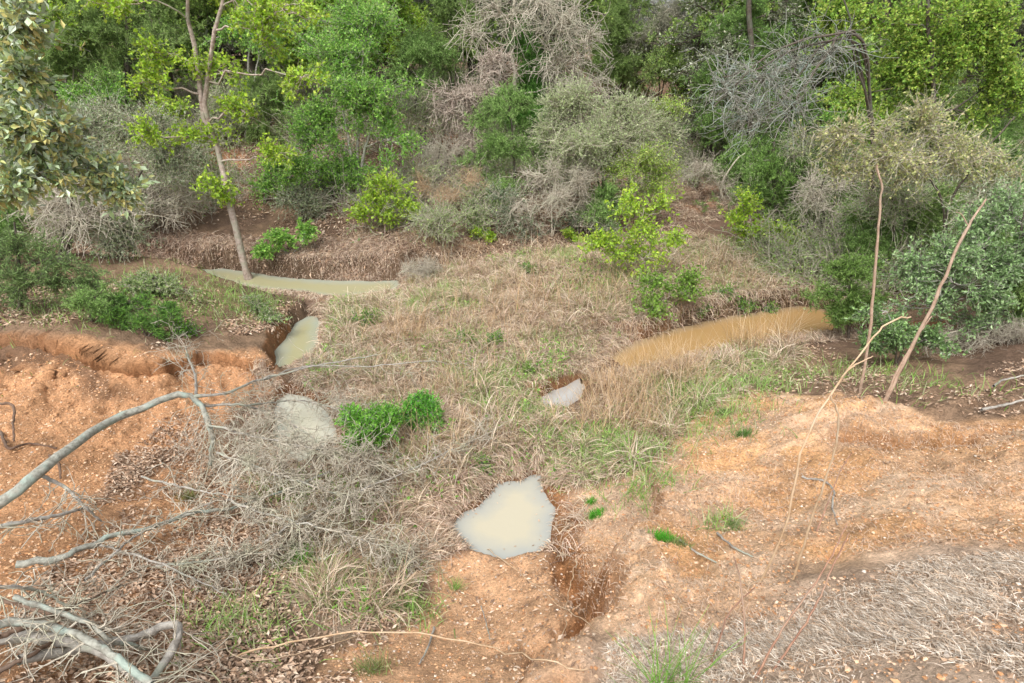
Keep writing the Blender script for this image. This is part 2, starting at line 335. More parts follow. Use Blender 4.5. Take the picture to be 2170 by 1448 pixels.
def ground_mat():
    m, n, out = newmat("clay_ground")
    at = N(n, "ShaderNodeAttribute", attribute_name="tint"); g = N(n, "ShaderNodeNewGeometry"); pos = g.outputs["Position"]
    a = noise(n, 14, 8, .7, pos); b = noise(n, 60, 5, .7, pos); vr = N(n, "ShaderNodeTexVoronoi"); vr.inputs["Scale"].default_value = 38; n.links.new(pos, vr.inputs["Vector"])
    col = mul(n, at.outputs["Color"], maprange(n, a.outputs[0], .3, .7, .78, 1.22))
    col = mul(n, col, maprange(n, b.outputs[0], .3, .7, .62, 1.38))
    p = N(n, "ShaderNodeBsdfPrincipled"); n.links.new(col, p.inputs["Base Color"]); p.inputs["Roughness"].default_value = .92; p.inputs["Specular IOR Level"].default_value = .2
    b1 = N(n, "ShaderNodeBump"); b1.inputs["Strength"].default_value = 1.0; b1.inputs["Distance"].default_value = .04; n.links.new(a.outputs[0], b1.inputs["Height"])
    b2 = N(n, "ShaderNodeBump"); b2.inputs["Strength"].default_value = .8; b2.inputs["Distance"].default_value = .014; n.links.new(b.outputs[0], b2.inputs["Height"]); n.links.new(b1.outputs[0], b2.inputs["Normal"])
    n.links.new(b2.outputs[0], p.inputs["Normal"]); n.links.new(p.outputs[0], out.inputs[0]); return m
# the terrace rim overhangs its face a little
_m = (YY > 3.5) & (YY < 6.2) & (XX < -1.2) & (XX > -8)
_st = np.hypot(GXg, GYg); _k = _m*sstep(.8, 2.0, _st)*sstep(.25, .5, ZZ)*.12*(.8+fbm(XX, YY, 2, 3, 91))
PX = XX-_k*GXg/np.maximum(_st, .1); PY = YY-_k*GYg/np.maximum(_st, .1)
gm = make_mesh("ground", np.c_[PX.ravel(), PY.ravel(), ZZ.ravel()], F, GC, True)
tag(mobj("ground", gm, ground_mat()), kind='structure')

# ------------------------------------------------------------------ water
def water_mat(name, mid, rim, rough=.04):
    m, n, out = newmat(name)
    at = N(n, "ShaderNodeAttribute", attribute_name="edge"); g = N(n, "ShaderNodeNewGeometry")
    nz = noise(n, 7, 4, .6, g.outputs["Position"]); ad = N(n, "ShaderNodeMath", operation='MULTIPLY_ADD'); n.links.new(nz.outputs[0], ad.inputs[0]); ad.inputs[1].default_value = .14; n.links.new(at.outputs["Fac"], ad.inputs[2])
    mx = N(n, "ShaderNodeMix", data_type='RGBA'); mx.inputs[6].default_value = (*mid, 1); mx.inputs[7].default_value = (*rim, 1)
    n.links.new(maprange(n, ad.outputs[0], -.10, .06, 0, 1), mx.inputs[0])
    p = N(n, "ShaderNodeBsdfPrincipled"); n.links.new(mx.outputs[2], p.inputs["Base Color"]); p.inputs["Roughness"].default_value = rough; p.inputs["IOR"].default_value = 1.4
    n2 = noise(n, 18, 2, .5, g.outputs["Position"]); bp = N(n, "ShaderNodeBump"); bp.inputs["Strength"].default_value = .12; bp.inputs["Distance"].default_value = .01
    n.links.new(n2.outputs[0], bp.inputs["Height"]); n.links.new(bp.outputs[0], p.inputs["Normal"]); n.links.new(p.outputs[0], out.inputs[0]); return m
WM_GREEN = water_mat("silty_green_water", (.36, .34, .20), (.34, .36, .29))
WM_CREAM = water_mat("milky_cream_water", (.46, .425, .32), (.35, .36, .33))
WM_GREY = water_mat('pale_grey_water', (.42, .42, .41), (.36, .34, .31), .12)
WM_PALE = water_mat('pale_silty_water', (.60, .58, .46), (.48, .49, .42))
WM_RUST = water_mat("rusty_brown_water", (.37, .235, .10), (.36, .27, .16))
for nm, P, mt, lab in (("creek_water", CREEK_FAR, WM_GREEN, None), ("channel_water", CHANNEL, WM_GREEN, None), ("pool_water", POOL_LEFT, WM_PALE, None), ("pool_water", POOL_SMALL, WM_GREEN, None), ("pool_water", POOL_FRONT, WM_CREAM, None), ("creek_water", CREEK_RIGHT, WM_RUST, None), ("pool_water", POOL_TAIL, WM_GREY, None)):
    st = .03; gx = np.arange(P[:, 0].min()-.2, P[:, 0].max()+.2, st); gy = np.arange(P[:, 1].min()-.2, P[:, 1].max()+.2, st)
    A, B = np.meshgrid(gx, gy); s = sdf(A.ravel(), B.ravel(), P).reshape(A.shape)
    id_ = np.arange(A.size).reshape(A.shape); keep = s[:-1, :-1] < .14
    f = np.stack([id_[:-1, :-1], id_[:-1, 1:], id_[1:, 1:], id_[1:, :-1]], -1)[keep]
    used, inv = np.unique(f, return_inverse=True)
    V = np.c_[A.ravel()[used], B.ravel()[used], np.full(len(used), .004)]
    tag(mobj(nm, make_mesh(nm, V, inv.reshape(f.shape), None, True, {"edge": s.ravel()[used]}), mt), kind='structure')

# ------------------------------------------------------------------ tubes, leaves
def unit(v): return v/np.maximum(np.linalg.norm(v, axis=-1, keepdims=True), 1e-9)
def tubes(P, R, sides=5, rough=0, rng=None):
    """P (n,k,3) polylines, R (n,k) radii"""
    n, k, _ = P.shape
    T = unit(np.gradient(P, axis=1)); ref = np.where(np.abs(T[:, :1, 2:3]) > .85, np.array([1., 0, 0]), np.array([0, 0, 1.])); ref = np.broadcast_to(ref, P.shape)
    U = unit(np.cross(ref, T)); Vv = np.cross(T, U)
    a = np.arange(sides)*2*pi/sides
    rr = R[..., None, None]
    if rough and rng is not None: rr = rr*(1+rough*rng.uniform(-1, 1, (n, k, sides, 1)))
    X = P[:, :, None]+rr*(U[:, :, None]*np.cos(a)[None, None, :, None]+Vv[:, :, None]*np.sin(a)[None, None, :, None])
    V = X.reshape(-1, 3)
    i = np.arange(n)[:, None, None]; j = np.arange(k-1)[None, :, None]; s = np.arange(sides)[None, None, :]
    b = (i*k+j)*sides; s2 = (s+1) % sides
    F = np.stack([b+s, b+s2, b+sides+s2, b+sides+s], -1).reshape(-1, 4)
    return V, F
def join(parts):
    V = []; F = []; o = 0
    for v, f in parts: V.append(v); F.append(f+o); o += len(v)
    return np.vstack(V), np.vstack(F)
def leaves(pos, axis, size, width, cols, rng, fold=.35, lift=.6, up=.0):
    n = len(pos); ax = unit(axis); nr = unit(rng.normal(size=(n, 3))+np.array([0, 0, lift])); sdv = unit(np.cross(ax, nr)); nr = np.cross(sdv, ax)
    L = (size*rng.uniform(.6, 1.25, n))[:, None]; Wd = L*width*rng.uniform(.8, 1.2, n)[:, None]
    mid = pos+ax*L*.45
    V = np.stack([pos, mid+sdv*Wd*.5+nr*Wd*fold*.5, pos+ax*L+nr*L*rng.uniform(-.2, .1, n)[:, None], mid-sdv*Wd*.5+nr*Wd*fold*.5], 1).reshape(-1, 3)
    b = np.arange(n)[:, None]*4
    F = np.vstack([b+np.array([[0, 1, 2]]), b+np.array([[0, 2, 3]])])
    cols = np.asarray(cols); c = cols[rng.integers(0, len(cols), n)]*rng.uniform(.65, 1.4, n)[:, None]
    return V, F, np.repeat(np.clip(c, 0, .85), 4, 0)
def smooth_path(pts, n):
    pts = np.asarray(pts, float); k = len(pts); t = np.linspace(0, k-1, n); i = np.clip(t.astype(int), 0, k-2); f = (t-i)[:, None]
    p0 = pts[np.maximum(i-1, 0)]; p1 = pts[i]; p2 = pts[i+1]; p3 = pts[np.minimum(i+2, k-1)]
    return .5*((2*p1)+(-p0+p2)*f+(2*p0-5*p1+4*p2-p3)*f*f+(-p0+3*p1-3*p2+p3)*f**3)
def walks(start, dirs, L, K, wander, trop, rng):
    n = len(start); P = [start]; d = unit(dirs); st = (np.asarray(L)/K).reshape(-1, 1)*np.ones((n, 1))
    for k in range(K):
        d = unit(d+rng.normal(size=(n, 3))*wander+np.asarray(trop)); P.append(P[-1]+d*st)
    return np.stack(P, 1)
def bezier(a, b, sag, K, rng, kink=.06):
    t = np.linspace(0, 1, K)[None, :, None]; L = np.linalg.norm(b-a, axis=1)[:, None]
    m = (a+b)/2+rng.normal(size=a.shape)*L*.12; m[:, 2] += (sag*L[:, 0])
    P = (1-t)**2*a[:, None]+2*t*(1-t)*m[:, None]+t*t*b[:, None]
    j = rng.normal(size=P.shape)*kink*L[:, None]*(t*(1-t)*4)**.5; j[:, 0] = 0
    return P+j
KIND = dict(
 lime=dict(leaf=.046, wid=.7, cols=[(.42, .60, .05), (.34, .54, .06), (.50, .62, .09), (.38, .56, .09)], tw=7, tl=.20, lpt=9, trop=(0, 0, .04), mat=M_LEAF, bark=B_PINK, dens=85, br=.004),
 green=dict(leaf=.04, wid=.6, cols=[(.26, .50, .09), (.34, .58, .12), (.20, .42, .08), (.40, .58, .15)], tw=8, tl=.22, lpt=11, trop=(0, 0, .05), mat=M_LEAF, bark=B_GREY, dens=70, br=.004),
 cedar=dict(leaf=.055, wid=.13, cols=[(.24, .36, .11), (.30, .44, .12), (.18, .28, .09), (.36, .48, .17)], tw=9, tl=.20, lpt=30, trop=(0, 0, .06), mat=M_NEEDLE, bark=B_DARK, dens=60, br=.004),
 cedarlight=dict(leaf=.05, wid=.14, cols=[(0.26, 0.429, 0.117), (0.221, 0.364, 0.104), (0.338, 0.494, 0.169)], tw=9, tl=.2, lpt=28, trop=(0, 0, .05), mat=M_NEEDLE, bark=B_DARK, dens=60, br=.004),
 pine=dict(leaf=.13, wid=.045, cols=[(.14, .32, .06), (.18, .36, .08), (.10, .25, .05)], tw=6, tl=.22, lpt=36, trop=(0, 0, .12), mat=M_NEEDLE, bark=B_PINK, dens=50, br=.004),
 greyleaf=dict(leaf=.034, wid=.5, cols=[(0.286, 0.364, 0.208), (0.403, 0.468, 0.312), (0.182, 0.26, 0.117), (0.338, 0.39, 0.195)], tw=9, tl=.28, lpt=10, trop=(0, 0, .02), mat=M_GLOSS, bark=B_PALE, dens=60, br=.0045, twr=.0032),
 sparse=dict(leaf=.032, wid=.5, cols=[(0.312, 0.429, 0.169), (0.416, 0.52, 0.208), (0.26, 0.364, 0.156)], tw=10, tl=.3, lpt=6, trop=(0, 0, .02), mat=M_LEAF, bark=B_PALE, dens=60, br=.0045, twr=.0034),
 yellow=dict(leaf=.036, wid=.6, cols=[(.42, .42, .17), (.34, .38, .14), (.46, .42, .24), (.26, .32, .12)], tw=9, tl=.26, lpt=9, trop=(0, 0, .02), mat=M_LEAF, bark=B_PALE, dens=65, br=.0045, twr=.003),
 holly=dict(leaf=.06, wid=.5, cols=[(.36, .48, .24), (.46, .56, .36), (.54, .62, .48), (.50, .52, .20), (.30, .40, .16), (.58, .52, .20)], tw=6, tl=.2, lpt=10, trop=(0, 0, .02), mat=M_GLOSS, bark=B_GREY, dens=90, br=.003),
 bush=dict(leaf=.042, wid=.5, cols=[(0.364, 0.52, 0.26), (0.494, 0.65, 0.364), (0.273, 0.403, 0.182), (0.208, 0.312, 0.13)], tw=8, tl=.2, lpt=12, trop=(0, 0, .0), mat=M_GLOSS, bark=B_GREY, dens=90, br=.004),
 dead=dict(leaf=0, wid=0, cols=[], tw=7, tl=.38, lpt=0, trop=(0, 0, -.05), mat=None, bark=B_PALE, dens=60, br=.008),
)
def build_plant(name, label, cat, kind, base, trunk, blobs, seed, group=None, r0=.04, over=None, floor=None, bark=None):
    """base: world point; trunk: list of world points (relative to world) starting at base; blobs: (centre, (rx,ry,rz))"""
    K = dict(KIND[kind]); K.update(over or {}); rng = np.random.default_rng(seed)
    base = np.asarray(base, float); root = empty(name, base, label, cat, group)
    bk = bark or K['bark']
    stems = trunk if isinstance(trunk[0][0], (list, tuple, np.ndarray)) else [trunk]
    tp = []; samples = []; srad = []
    for s_ in stems:
        n = 18; p = smooth_path(s_, n); L = np.linalg.norm(p[-1]-p[0]); p[1:] += rng.normal(size=(n-1, 3))*.0035*L
        r = r0*(1-.6*np.linspace(0, 1, n))*rng.uniform(.85, 1.1, n); r[0] *= 1.25
        tp.append(tubes((p-base)[None], r[None], 9, .12, rng)); samples.append(p); srad.append(r)
    V, F = join(tp); mobj("trunk", make_mesh("trunk", V, F, None, True), B_DARK if kind in ("greyleaf", "sparse", "yellow", "bush") or name in ("bare_bush", "mossy_tree") else bk, root)
    S0 = np.vstack(samples); R0 = np.concatenate(srad)
    limbs = []; cl = []; 
    for c, r in blobs:
        c = np.asarray(c, float); r = np.asarray(r, float)
        vol = 4.19*r[0]*r[1]*r[2]; n = int(np.clip(K['dens']*vol*(1.55 if base[1] > 6 else 1), 14, 600)) 
        nb = int(np.clip(n/9, 6, 26)); rd = unit(rng.normal(size=(nb, 3))+np.array([0, 0, .35])); rl_ = rng.uniform(.55, 1.5, (nb, 1))
        bi = rng.integers(0, nb, n*2); tq = rng.uniform(.15, 1, (n*2, 1))**.75
        q = rd[bi]*rl_[bi]*tq; q[:, 2] -= .22*tq[:, 0]**2*rl_[bi][:, 0]*K.get('droop', 1); q = q+rng.normal(size=q.shape)*(.07+.12*(1-tq))
        q = q[fbm(q[:, 0]*r[0]+c[0], q[:, 1]*r[1]+q[:, 2]*r[2]+c[2]*2, 1.7/max(r.mean(), .3), 2, seed+5) > -.26][:n]
        P = c+q*r
        if floor is not None: P = P[P[:, 2] > H(P[:, 0], P[:, 1])+floor]
        if not len(P): continue
        # limb to blob centre
        dd = np.linalg.norm(S0-c, axis=1)+1.2*np.clip(S0[:, 2]-c[2]+.1, 0, None); j = int(np.argmin(dd))
        lp = bezier(S0[j][None], c[None], .08, 8, rng, .04)[0]
        rl = max(min(R0[j]*.5, .015), .005); limbs.append((lp, np.linspace(rl, rl*.35, 8)))
        src = np.vstack([lp[2:], S0[max(j-4, 0):j+5]])
        dist = np.linalg.norm(P[:, None]-src[None], axis=2)+rng.uniform(0, .25*r.mean(), (len(P), len(src)))
        cl.append((P, src[np.argmin(dist, 1)]))
    VF = []
    if limbs:
        VF.append(tubes(np.stack([l[0] for l in limbs])-base, np.stack([l[1] for l in limbs]), 6, .1, rng))
    P = np.vstack([c[0] for c in cl]); Q = np.vstack([c[1] for c in cl])
    B = bezier(Q, P, .04, 6, rng, .05)
    VF.append(tubes(B-base, np.linspace(1, .45, 6)[None]*np.full((len(B), 1), K['br'])*rng.uniform(.7, 1.5, (len(B), 1)), 4))
    # twigs
    m = K['tw']; st = np.repeat(B, m, 0); t = rng.integers(2, 6, len(st)); s0 = st[np.arange(len(st)), t]
    dr = unit(rng.normal(size=s0.shape)+unit(np.repeat(P-Q, m, 0))*.6)
    TW = walks(s0, dr, K['tl']*rng.uniform(.4, 1.3, len(s0)), 4, .22 if K['lpt'] else .3, K['trop'], rng)
    if floor is not None:
        TW[..., 2] = np.maximum(TW[..., 2], H(TW[..., 0].ravel(), TW[..., 1].ravel()).reshape(TW.shape[:2])+.01)
    VF.append(tubes(TW-base, np.linspace(1, .5, 5)[None]*np.full((len(TW), 1), K.get('twr', K['br']*.55)), 3))
    if not K['lpt']:
        q = TW[:, 2:4].reshape(-1, 3); T2 = walks(q, rng.normal(size=q.shape), K['tl']*.45*rng.uniform(.4, 1.3, len(q)), 3, .3, K['trop'], rng)
        VF.append(tubes(T2-base, np.linspace(1, .6, 4)[None]*np.full((len(T2), 1), K['br']*.42), 3))
    V, F = join(VF); mobj("branches", make_mesh("branches", V, F, None, True), bk, root)
    if K['lpt']:
        n = len(TW); k = K['lpt']; tt = rng.uniform(.15, 4, (n, k)); i = np.minimum(tt.astype(int), 3); f = (tt-i)[..., None]
        ar = np.arange(n)[:, None]; p = TW[ar, i]*(1-f)+TW[ar, i+1]*f; dv = unit(TW[ar, i+1]-TW[ar, i])
        ax = unit(dv*.8+rng.normal(size=p.shape)*.75)
        p = p.reshape(-1, 3); V, F, c = leaves(p-base, ax.reshape(-1, 3), K['leaf'], K['wid'], K['cols'], rng)
        mobj("foliage", make_mesh("foliage", V, F, c, False), K['mat'], root)
    return root
def pxr(Y, px, py):                 # metres per photograph pixel at a world depth
    return np.linalg.norm(on_y(px, py, Y)-CAM)/FPX/np.linalg.norm(ray(px, py))
def blob(px, py, Y, rx, ry, dz=.8):
    m = np.linalg.norm(on_y(px, py, Y)-CAM)/math.hypot(FPX, math.hypot(px-1085, py-724)); return (on_y(px, py, Y), (rx*m, (rx+ry)*.5*m*dz, ry*m))
def plant(name, label, cat, kind, basepx, Y, stempx, blobs, seed, **k):
    """basepx: pixel of the foot on the ground (or None with Y); stempx: list of stems, each a list of (px, py, dY)"""
    if basepx is None: raise ValueError
    b = hit(*basepx) if Y is None else np.array([on_y(basepx[0], basepx[1], Y)[0], Y, 0]); b[2] = H(b[0], b[1])-.03
    y0 = b[1]
    stems = [[b]+[on_y(px, py, y0+dy) for px, py, dy in s] for s in stempx]
    g = 1.06 if (y0 > 7.3 and name not in ('lime_sapling', 'seedling', 'green_weed', 'leaning_tree', 'mossy_tree', 'creek_weed', 'young_pine')) else 1.0
    return build_plant(name, label, cat, kind, b, stems if len(stems) > 1 else stems[0], [blob(px, py, y0+dy, rx*g, ry*g) for px, py, dy, rx, ry in blobs], seed, **k)

# ---- big plants
def plants():
    plant("leaning_tree", "slender pinkish grey tree leaning left beside the far creek, with lime leaves", "tree", "lime", (532, 606), None,
          [[(512, 540, 0), (492, 450, 0), (466, 330, .1), (430, 215, .1), (405, 90, .2), (398, -60, .2), (392, -260, .2)], [(512, 540, 0), (492, 450, 0), (466, 330, .1), (436, 232, .1), (448, 110, .0), (475, -20, -.1), (500, -150, -.1)]],
          [(250, 20, -.3, 110, 40), (640, 165, -.5, 55, 60), (560, 60, -.2, 90, 60), (470, 150, 0, 90, 40), (300, 175, -.2, 60, 35), (330, 110, -.2, 60, 30), (520, 240, -.3, 70, 40), (400, 290, 0, 80, 35), (600, 20, -.2, 120, 40), (420, -60, 0, 180, 60), (300, 290, 0, 50, 30), (570, 330, -.2, 50, 25), (460, 400, -.2, 60, 25)],
          1, r0=.046, over=dict(dens=60, br=.005))
    plant("green_shrub", "bright green many stemmed shrub in full leaf at the centre left of the far bank", "shrub", "green", (760, 430), None,
          [[(745, 330, 0), (720, 200, 0)], [(770, 330, 0), (800, 240, 0)], [(700, 370, 0), (640, 330, -.2)], [(760, 300, .1), (770, 100, .2)]],
          [(790, 220, 0, 110, 80), (700, 130, .3, 110, 90), (830, 300, -.2, 70, 50), (620, 370, -.4, 80, 60), (640, 250, .3, 80, 60), (740, 370, -.1, 90, 45), (780, 60, .6, 110, 80), (690, 260, 0, 80, 60)], 2, r0=.03, over=dict(dens=62))
    plant("green_tree", "yellow green leafy tree rising behind the bright green shrub", "tree", "lime", (620, 250), None,
          [[(630, 150, 0), (640, 20, 0), (650, -200, 0)]], [(560, 20, 0, 100, 70), (690, 10, 0, 100, 60), (820, 20, 0, 90, 60), (640, 130, 0, 90, 60), (760, 110, .4, 90, 60)], 3, r0=.05, over=dict(leaf=.055, dens=62, cols=[(.36, .54, .09), (.28, .47, .08), (.44, .58, .12)]))
    plant("dead_tree", "leafless grey dead tree with drooping limbs at the top centre", "tree", "dead", (1085, 330), None,
          [[(1090, 200, 0), (1085, 90, 0), (1090, -20, 0), (1095, -150, 0)]],
          [(1060, 30, -.2, 60, 60), (1000, 70, -.1, 40, 50), (1200, 50, 0, 70, 50), (1140, 0, -.2, 80, 40), (1240, 90, -.2, 40, 40), (1190, 140, -.1, 70, 50), (1230, 190, -.1, 70, 55)], 4, r0=.045, over=dict(dens=34, tl=.55, tw=4, br=.012, twr=.007, trop=(0, 0, -.14)))
    plant("dead_shrub", "dense tangled heap of bare grey brown twigs left of the young pine", "shrub", "dead", (1000, 345), None,
          [[(1000, 280, -.1), (1010, 200, -.1)], [(1000, 300, -.1), (960, 230, -.3)]],
          [(1030, 150, 0, 60, 40), (975, 200, -.3, 75, 45), (940, 230, -.4, 45, 40), (1000, 240, -.3, 50, 40), (1020, 310, -.5, 70, 30)], 5, r0=.02, over=dict(dens=75, tl=.34, tw=6, br=.010, twr=.0075), bark=bark_mat("twig_tan", (.34, .27, .22), (.60, .50, .42), (.50, .45, .36)))
    plant("young_pine", "small bright green pine standing in front of the dead tree", "tree", "pine", (1130, 330), None,
          [[(1120, 200, 0), (1105, 60, 0), (1100, 20, 0)]], [(1110, 90, 0, 28, 45), (1120, 160, 0, 36, 50), (1090, 260, 0, 50, 50), (1150, 230, 0, 45, 45)], 6, r0=.025, over=dict(dens=110))
    plant("green_cedar", "mid green cedar below the pine at the centre of the slope", "tree", "cedarlight", (1090, 430), None,
          [[(1090, 330, 0), (1080, 220, 0)]], [(1070, 230, 0, 80, 50), (1050, 320, -.1, 70, 60), (1130, 300, 0, 70, 50), (1060, 400, -.2, 55, 50)], 7, r0=.03, over=dict(dens=75))
    plant("grey_thicket", "pale grey green thicket of fine twigs at the centre of the far bank", "shrub", "sparse", (1280, 470), None,
          [[(1260, 330, 0), (1250, 220, 0)], [(1290, 350, 0), (1350, 280, 0)], [(1270, 330, 0), (1200, 240, 0)]],
          [(1220, 220, .1, 90, 55), (1320, 240, .1, 90, 55), (1270, 300, -.2, 110, 50), (1200, 330, -.3, 80, 45), (1390, 290, .2, 60, 50), (1180, 300, 0, 60, 50)], 8, r0=.022, over=dict(dens=120, lpt=10, cols=[(.44, .54, .26), (.50, .58, .32), (.38, .46, .24)]))
    plant("lime_shrub", "yellow green feathery shrub right of the grey thicket, above the saplings", "shrub", "lime", (1370, 460), None,
          [[(1370, 400, 0), (1360, 330, 0)], [(1375, 410, 0), (1410, 360, 0)]],
          [(1350, 345, -.5, 90, 42), (1410, 370, -.5, 60, 34), (1400, 245, .1, 70, 35), (1290, 370, -.5, 60, 38), (1380, 400, -.5, 60, 30)], 9, r0=.015, over=dict(leaf=.034, wid=.5, dens=130, cols=[(.42, .60, .10), (.34, .52, .11), (.50, .60, .16)]))
    plant("bare_thicket", "low heap of bare grey twigs at the foot of the far bank, centre", "shrub", "dead", (1170, 500), None,
          [[(1170, 420, 0), (1180, 370, 0)], [(1190, 440, 0), (1230, 380, 0)]],
          [(1150, 370, 0, 60, 35), (1200, 410, -.1, 75, 50), (1110, 420, 0, 40, 45), (1250, 450, 0, 50, 40), (1230, 370, .1, 60, 35)], 10, r0=.015, over=dict(dens=110, tl=.26, br=.005, twr=.0045))
    plant("grey_leaf_bush", "grey green small leaved bush under the bare twigs at the bank's foot", "shrub", "greyleaf", (1150, 500), None,
          [[(1100, 430, 0)], [(1200, 450, 0)]], [(1060, 420, 0, 50, 40), (1100, 470, -.1, 60, 35), (1230, 480, -.1, 70, 30)], 11, r0=.012, over=dict(dens=90, cols=[(.16, .22, .12), (.24, .3, .19), (.11, .15, .07)]))
    plant("pale_brush", "straw grey brush of thin stems on the slope, centre left", "shrub", "dead", (940, 470), None,
          [[(940, 420, 0)], [(960, 420, 0)]], [(940, 420, 0, 55, 40), (900, 400, .1, 50, 30), (990, 380, .2, 50, 30)], 12, r0=.01, over=dict(dens=170, tl=.2, br=.003), bark=B_STRAW)
    # left side
    plant("dark_cedar", "dark green cedar at the upper left behind the leaning tree", "tree", "cedar", (270, 300), None,
          [[(270, 150, 0), (265, -50, 0), (260, -200, 0)]], [(180, 60, 0, 110, 80), (300, 110, 0, 110, 80), (200, 170, 0, 120, 60), (350, 30, .2, 90, 70), (130, 140, -.2, 80, 70)], 13, r0=.06, over=dict(dens=38))
    plant("grey_scrub", "wide grey green scrub with bare whippy branches under the dark cedar", "shrub", "greyleaf", (230, 520), None,
          [[(230, 420, 0), (200, 300, 0)], [(250, 430, 0), (330, 330, 0)], [(200, 450, -.1), (120, 350, -.2)]],
          [(180, 270, 0, 100, 55), (290, 270, 0, 90, 50), (330, 350, 0, 90, 45), (200, 380, -.2, 110, 50), (90, 320, -.3, 80, 70), (280, 440, -.1, 80, 35), (380, 300, .2, 50, 40)], 14, r0=.025, over=dict(dens=110, lpt=8))
    plant("glossy_holly", "near holly with glossy olive and yellowed leaves at the left edge", "shrub", "holly", (-260, 900), 3.3,
          [[(-180, 500, 0), (-100, 200, 0), (-60, 0, 0)], [(-180, 500, 0), (-60, 380, 0)]],
          [(20, 60, 0, 60, 60), (50, 150, .1, 45, 40), (10, 260, 0, 60, 60), (60, 310, .1, 70, 50), (130, 340, .2, 60, 35), (200, 360, .3, 60, 30), (30, 400, .1, 60, 30), (250, 400, .3, 45, 25), (-40, 180, 0, 60, 100), (110, 280, .1, 60, 40), (40, 370, 0, 80, 40)], 15, r0=.03, over=dict(dens=520, tl=.14, tw=6, lpt=8, leaf=.05, br=.003))
    plant("left_bush", "feathery green bush low at the left edge above the clay bank", "shrub", "cedarlight", (40, 660), None,
          [[(40, 560, 0), (30, 470, 0)], [(50, 580, 0), (120, 540, 0)]], [(30, 520, 0, 70, 60), (110, 560, 0, 80, 45), (60, 610, -.2, 80, 40), (150, 600, 0, 60, 35), (-30, 600, 0, 60, 60)], 16, r0=.02, over=dict(dens=110, lpt=20, cols=[(0.195, 0.299, 0.104), (0.273, 0.39, 0.143), (0.156, 0.234, 0.091)]))
    plant("low_cedar", "low dark green juniper lying on the terrace above the clay face", "shrub", "cedarlight", (310, 712), None,
          [[(300, 690, 0)], [(330, 690, 0)]], [(250, 670, .1, 45, 22), (310, 690, 0, 55, 26), (360, 665, .2, 40, 20), (280, 640, .3, 60, 25)], 17, r0=.01, over=dict(dens=500, tl=.11, lpt=22, leaf=.04, cols=[(0.156, 0.325, 0.065), (0.221, 0.416, 0.078), (0.117, 0.221, 0.065)]))
    plant("trunk_shrub", "small dark green shrub at the foot of the leaning tree", "shrub", "greyleaf", (548, 668), None,
          [[(545, 640, 0)], [(560, 650, 0)]], [(545, 640, 0, 38, 28), (560, 668, -.1, 35, 18)], 18, r0=.008, over=dict(dens=600, tl=.1, leaf=.025, cols=[(0.208, 0.338, 0.091), (0.143, 0.234, 0.078), (0.286, 0.39, 0.13)]))
    plant("creek_weed", "bright green weed patch above the far creek, right of the leaning trunk", "plant", "green", (610, 540), None,
          [[(600, 510, 0)], [(640, 520, 0)]], [(600, 500, 0, 50, 24), (645, 490, 0, 30, 18), (565, 530, -.1, 30, 14)], 19, r0=.006, over=dict(dens=300, tl=.12, leaf=.04))
    # saplings
    plant("lime_sapling", "lime green sapling on the brown slope below the green shrub", "sapling", "lime", (815, 500), None,
          [[(815, 450, 0), (805, 400, 0)]], [(800, 395, 0, 22, 20), (835, 395, .1, 30, 14), (770, 445, 0, 26, 18), (865, 440, .05, 22, 10), (810, 460, 0, 32, 18), (800, 425, 0, 20, 16)], 20, group="lime saplings on the far bank", r0=.01, over=dict(dens=150, tl=.19, tw=6, leaf=.042))
    plant("lime_sapling", "tall lime green sapling in the middle of the bank, beside the straw slope", "sapling", "lime", (1345, 590), None,
          [[(1350, 540, 0), (1365, 440, 0)]], [(1340, 440, 0, 45, 26), (1400, 450, .1, 40, 22), (1310, 520, 0, 55, 24), (1370, 545, -.1, 60, 22), (1360, 490, 0, 50, 24), (1270, 515, 0, 30, 14), (1420, 500, 0, 25, 20)], 21, group="lime saplings on the far bank", r0=.013, over=dict(dens=110, tl=.2, tw=6, leaf=.042))
    plant("lime_sapling", "lime green sapling with long side sprays, right of the bank beside the dark cedars", "sapling", "lime", (1600, 530), None,
          [[(1595, 480, 0), (1580, 430, 0)]], [(1585, 430, 0, 32, 16), (1560, 470, 0, 45, 16), (1620, 480, 0, 45, 18), (1680, 510, -.1, 35, 10), (1580, 495, 0, 40, 14)], 22, group="lime saplings on the far bank", r0=.01, over=dict(dens=150, tl=.19, tw=6, leaf=.042))
    plant("lime_sapling", "low leafy lime sapling hanging over the bend of the rust coloured creek", "sapling", "lime", (1400, 690), None,
          [[(1390, 650, 0), (1380, 610, 0)]], [(1370, 600, 0, 30, 16), (1440, 620, 0, 50, 18), (1390, 650, -.1, 45, 18), (1360, 670, 0, 24, 14), (1470, 590, .1, 30, 14)], 23, group="lime saplings on the far bank", r0=.008, over=dict(dens=200, tl=.16, tw=6, leaf=.036, cols=[(.24, .40, .07), (.18, .33, .05), (.3, .45, .1)]))
    for i, (px, py, lab) in enumerate(((1015, 497, "tiny lime seedling below the bare twigs, left one of the pair"), (1200, 500, "tiny lime seedling below the bare twigs, right one of the pair"), (470, 395, "small lime seedling left of the leaning trunk on the slope"))):
        plant("seedling", lab, "seedling", "lime", (px, py+14), None, [[(px, py, 0)]], [(px, py-4, 0, 22, 11), (px+22, py+6, 0, 14, 7)], 30+i, group="tiny seedlings on the slope", r0=.004, over=dict(dens=700, tl=.08, tw=5, leaf=.04))
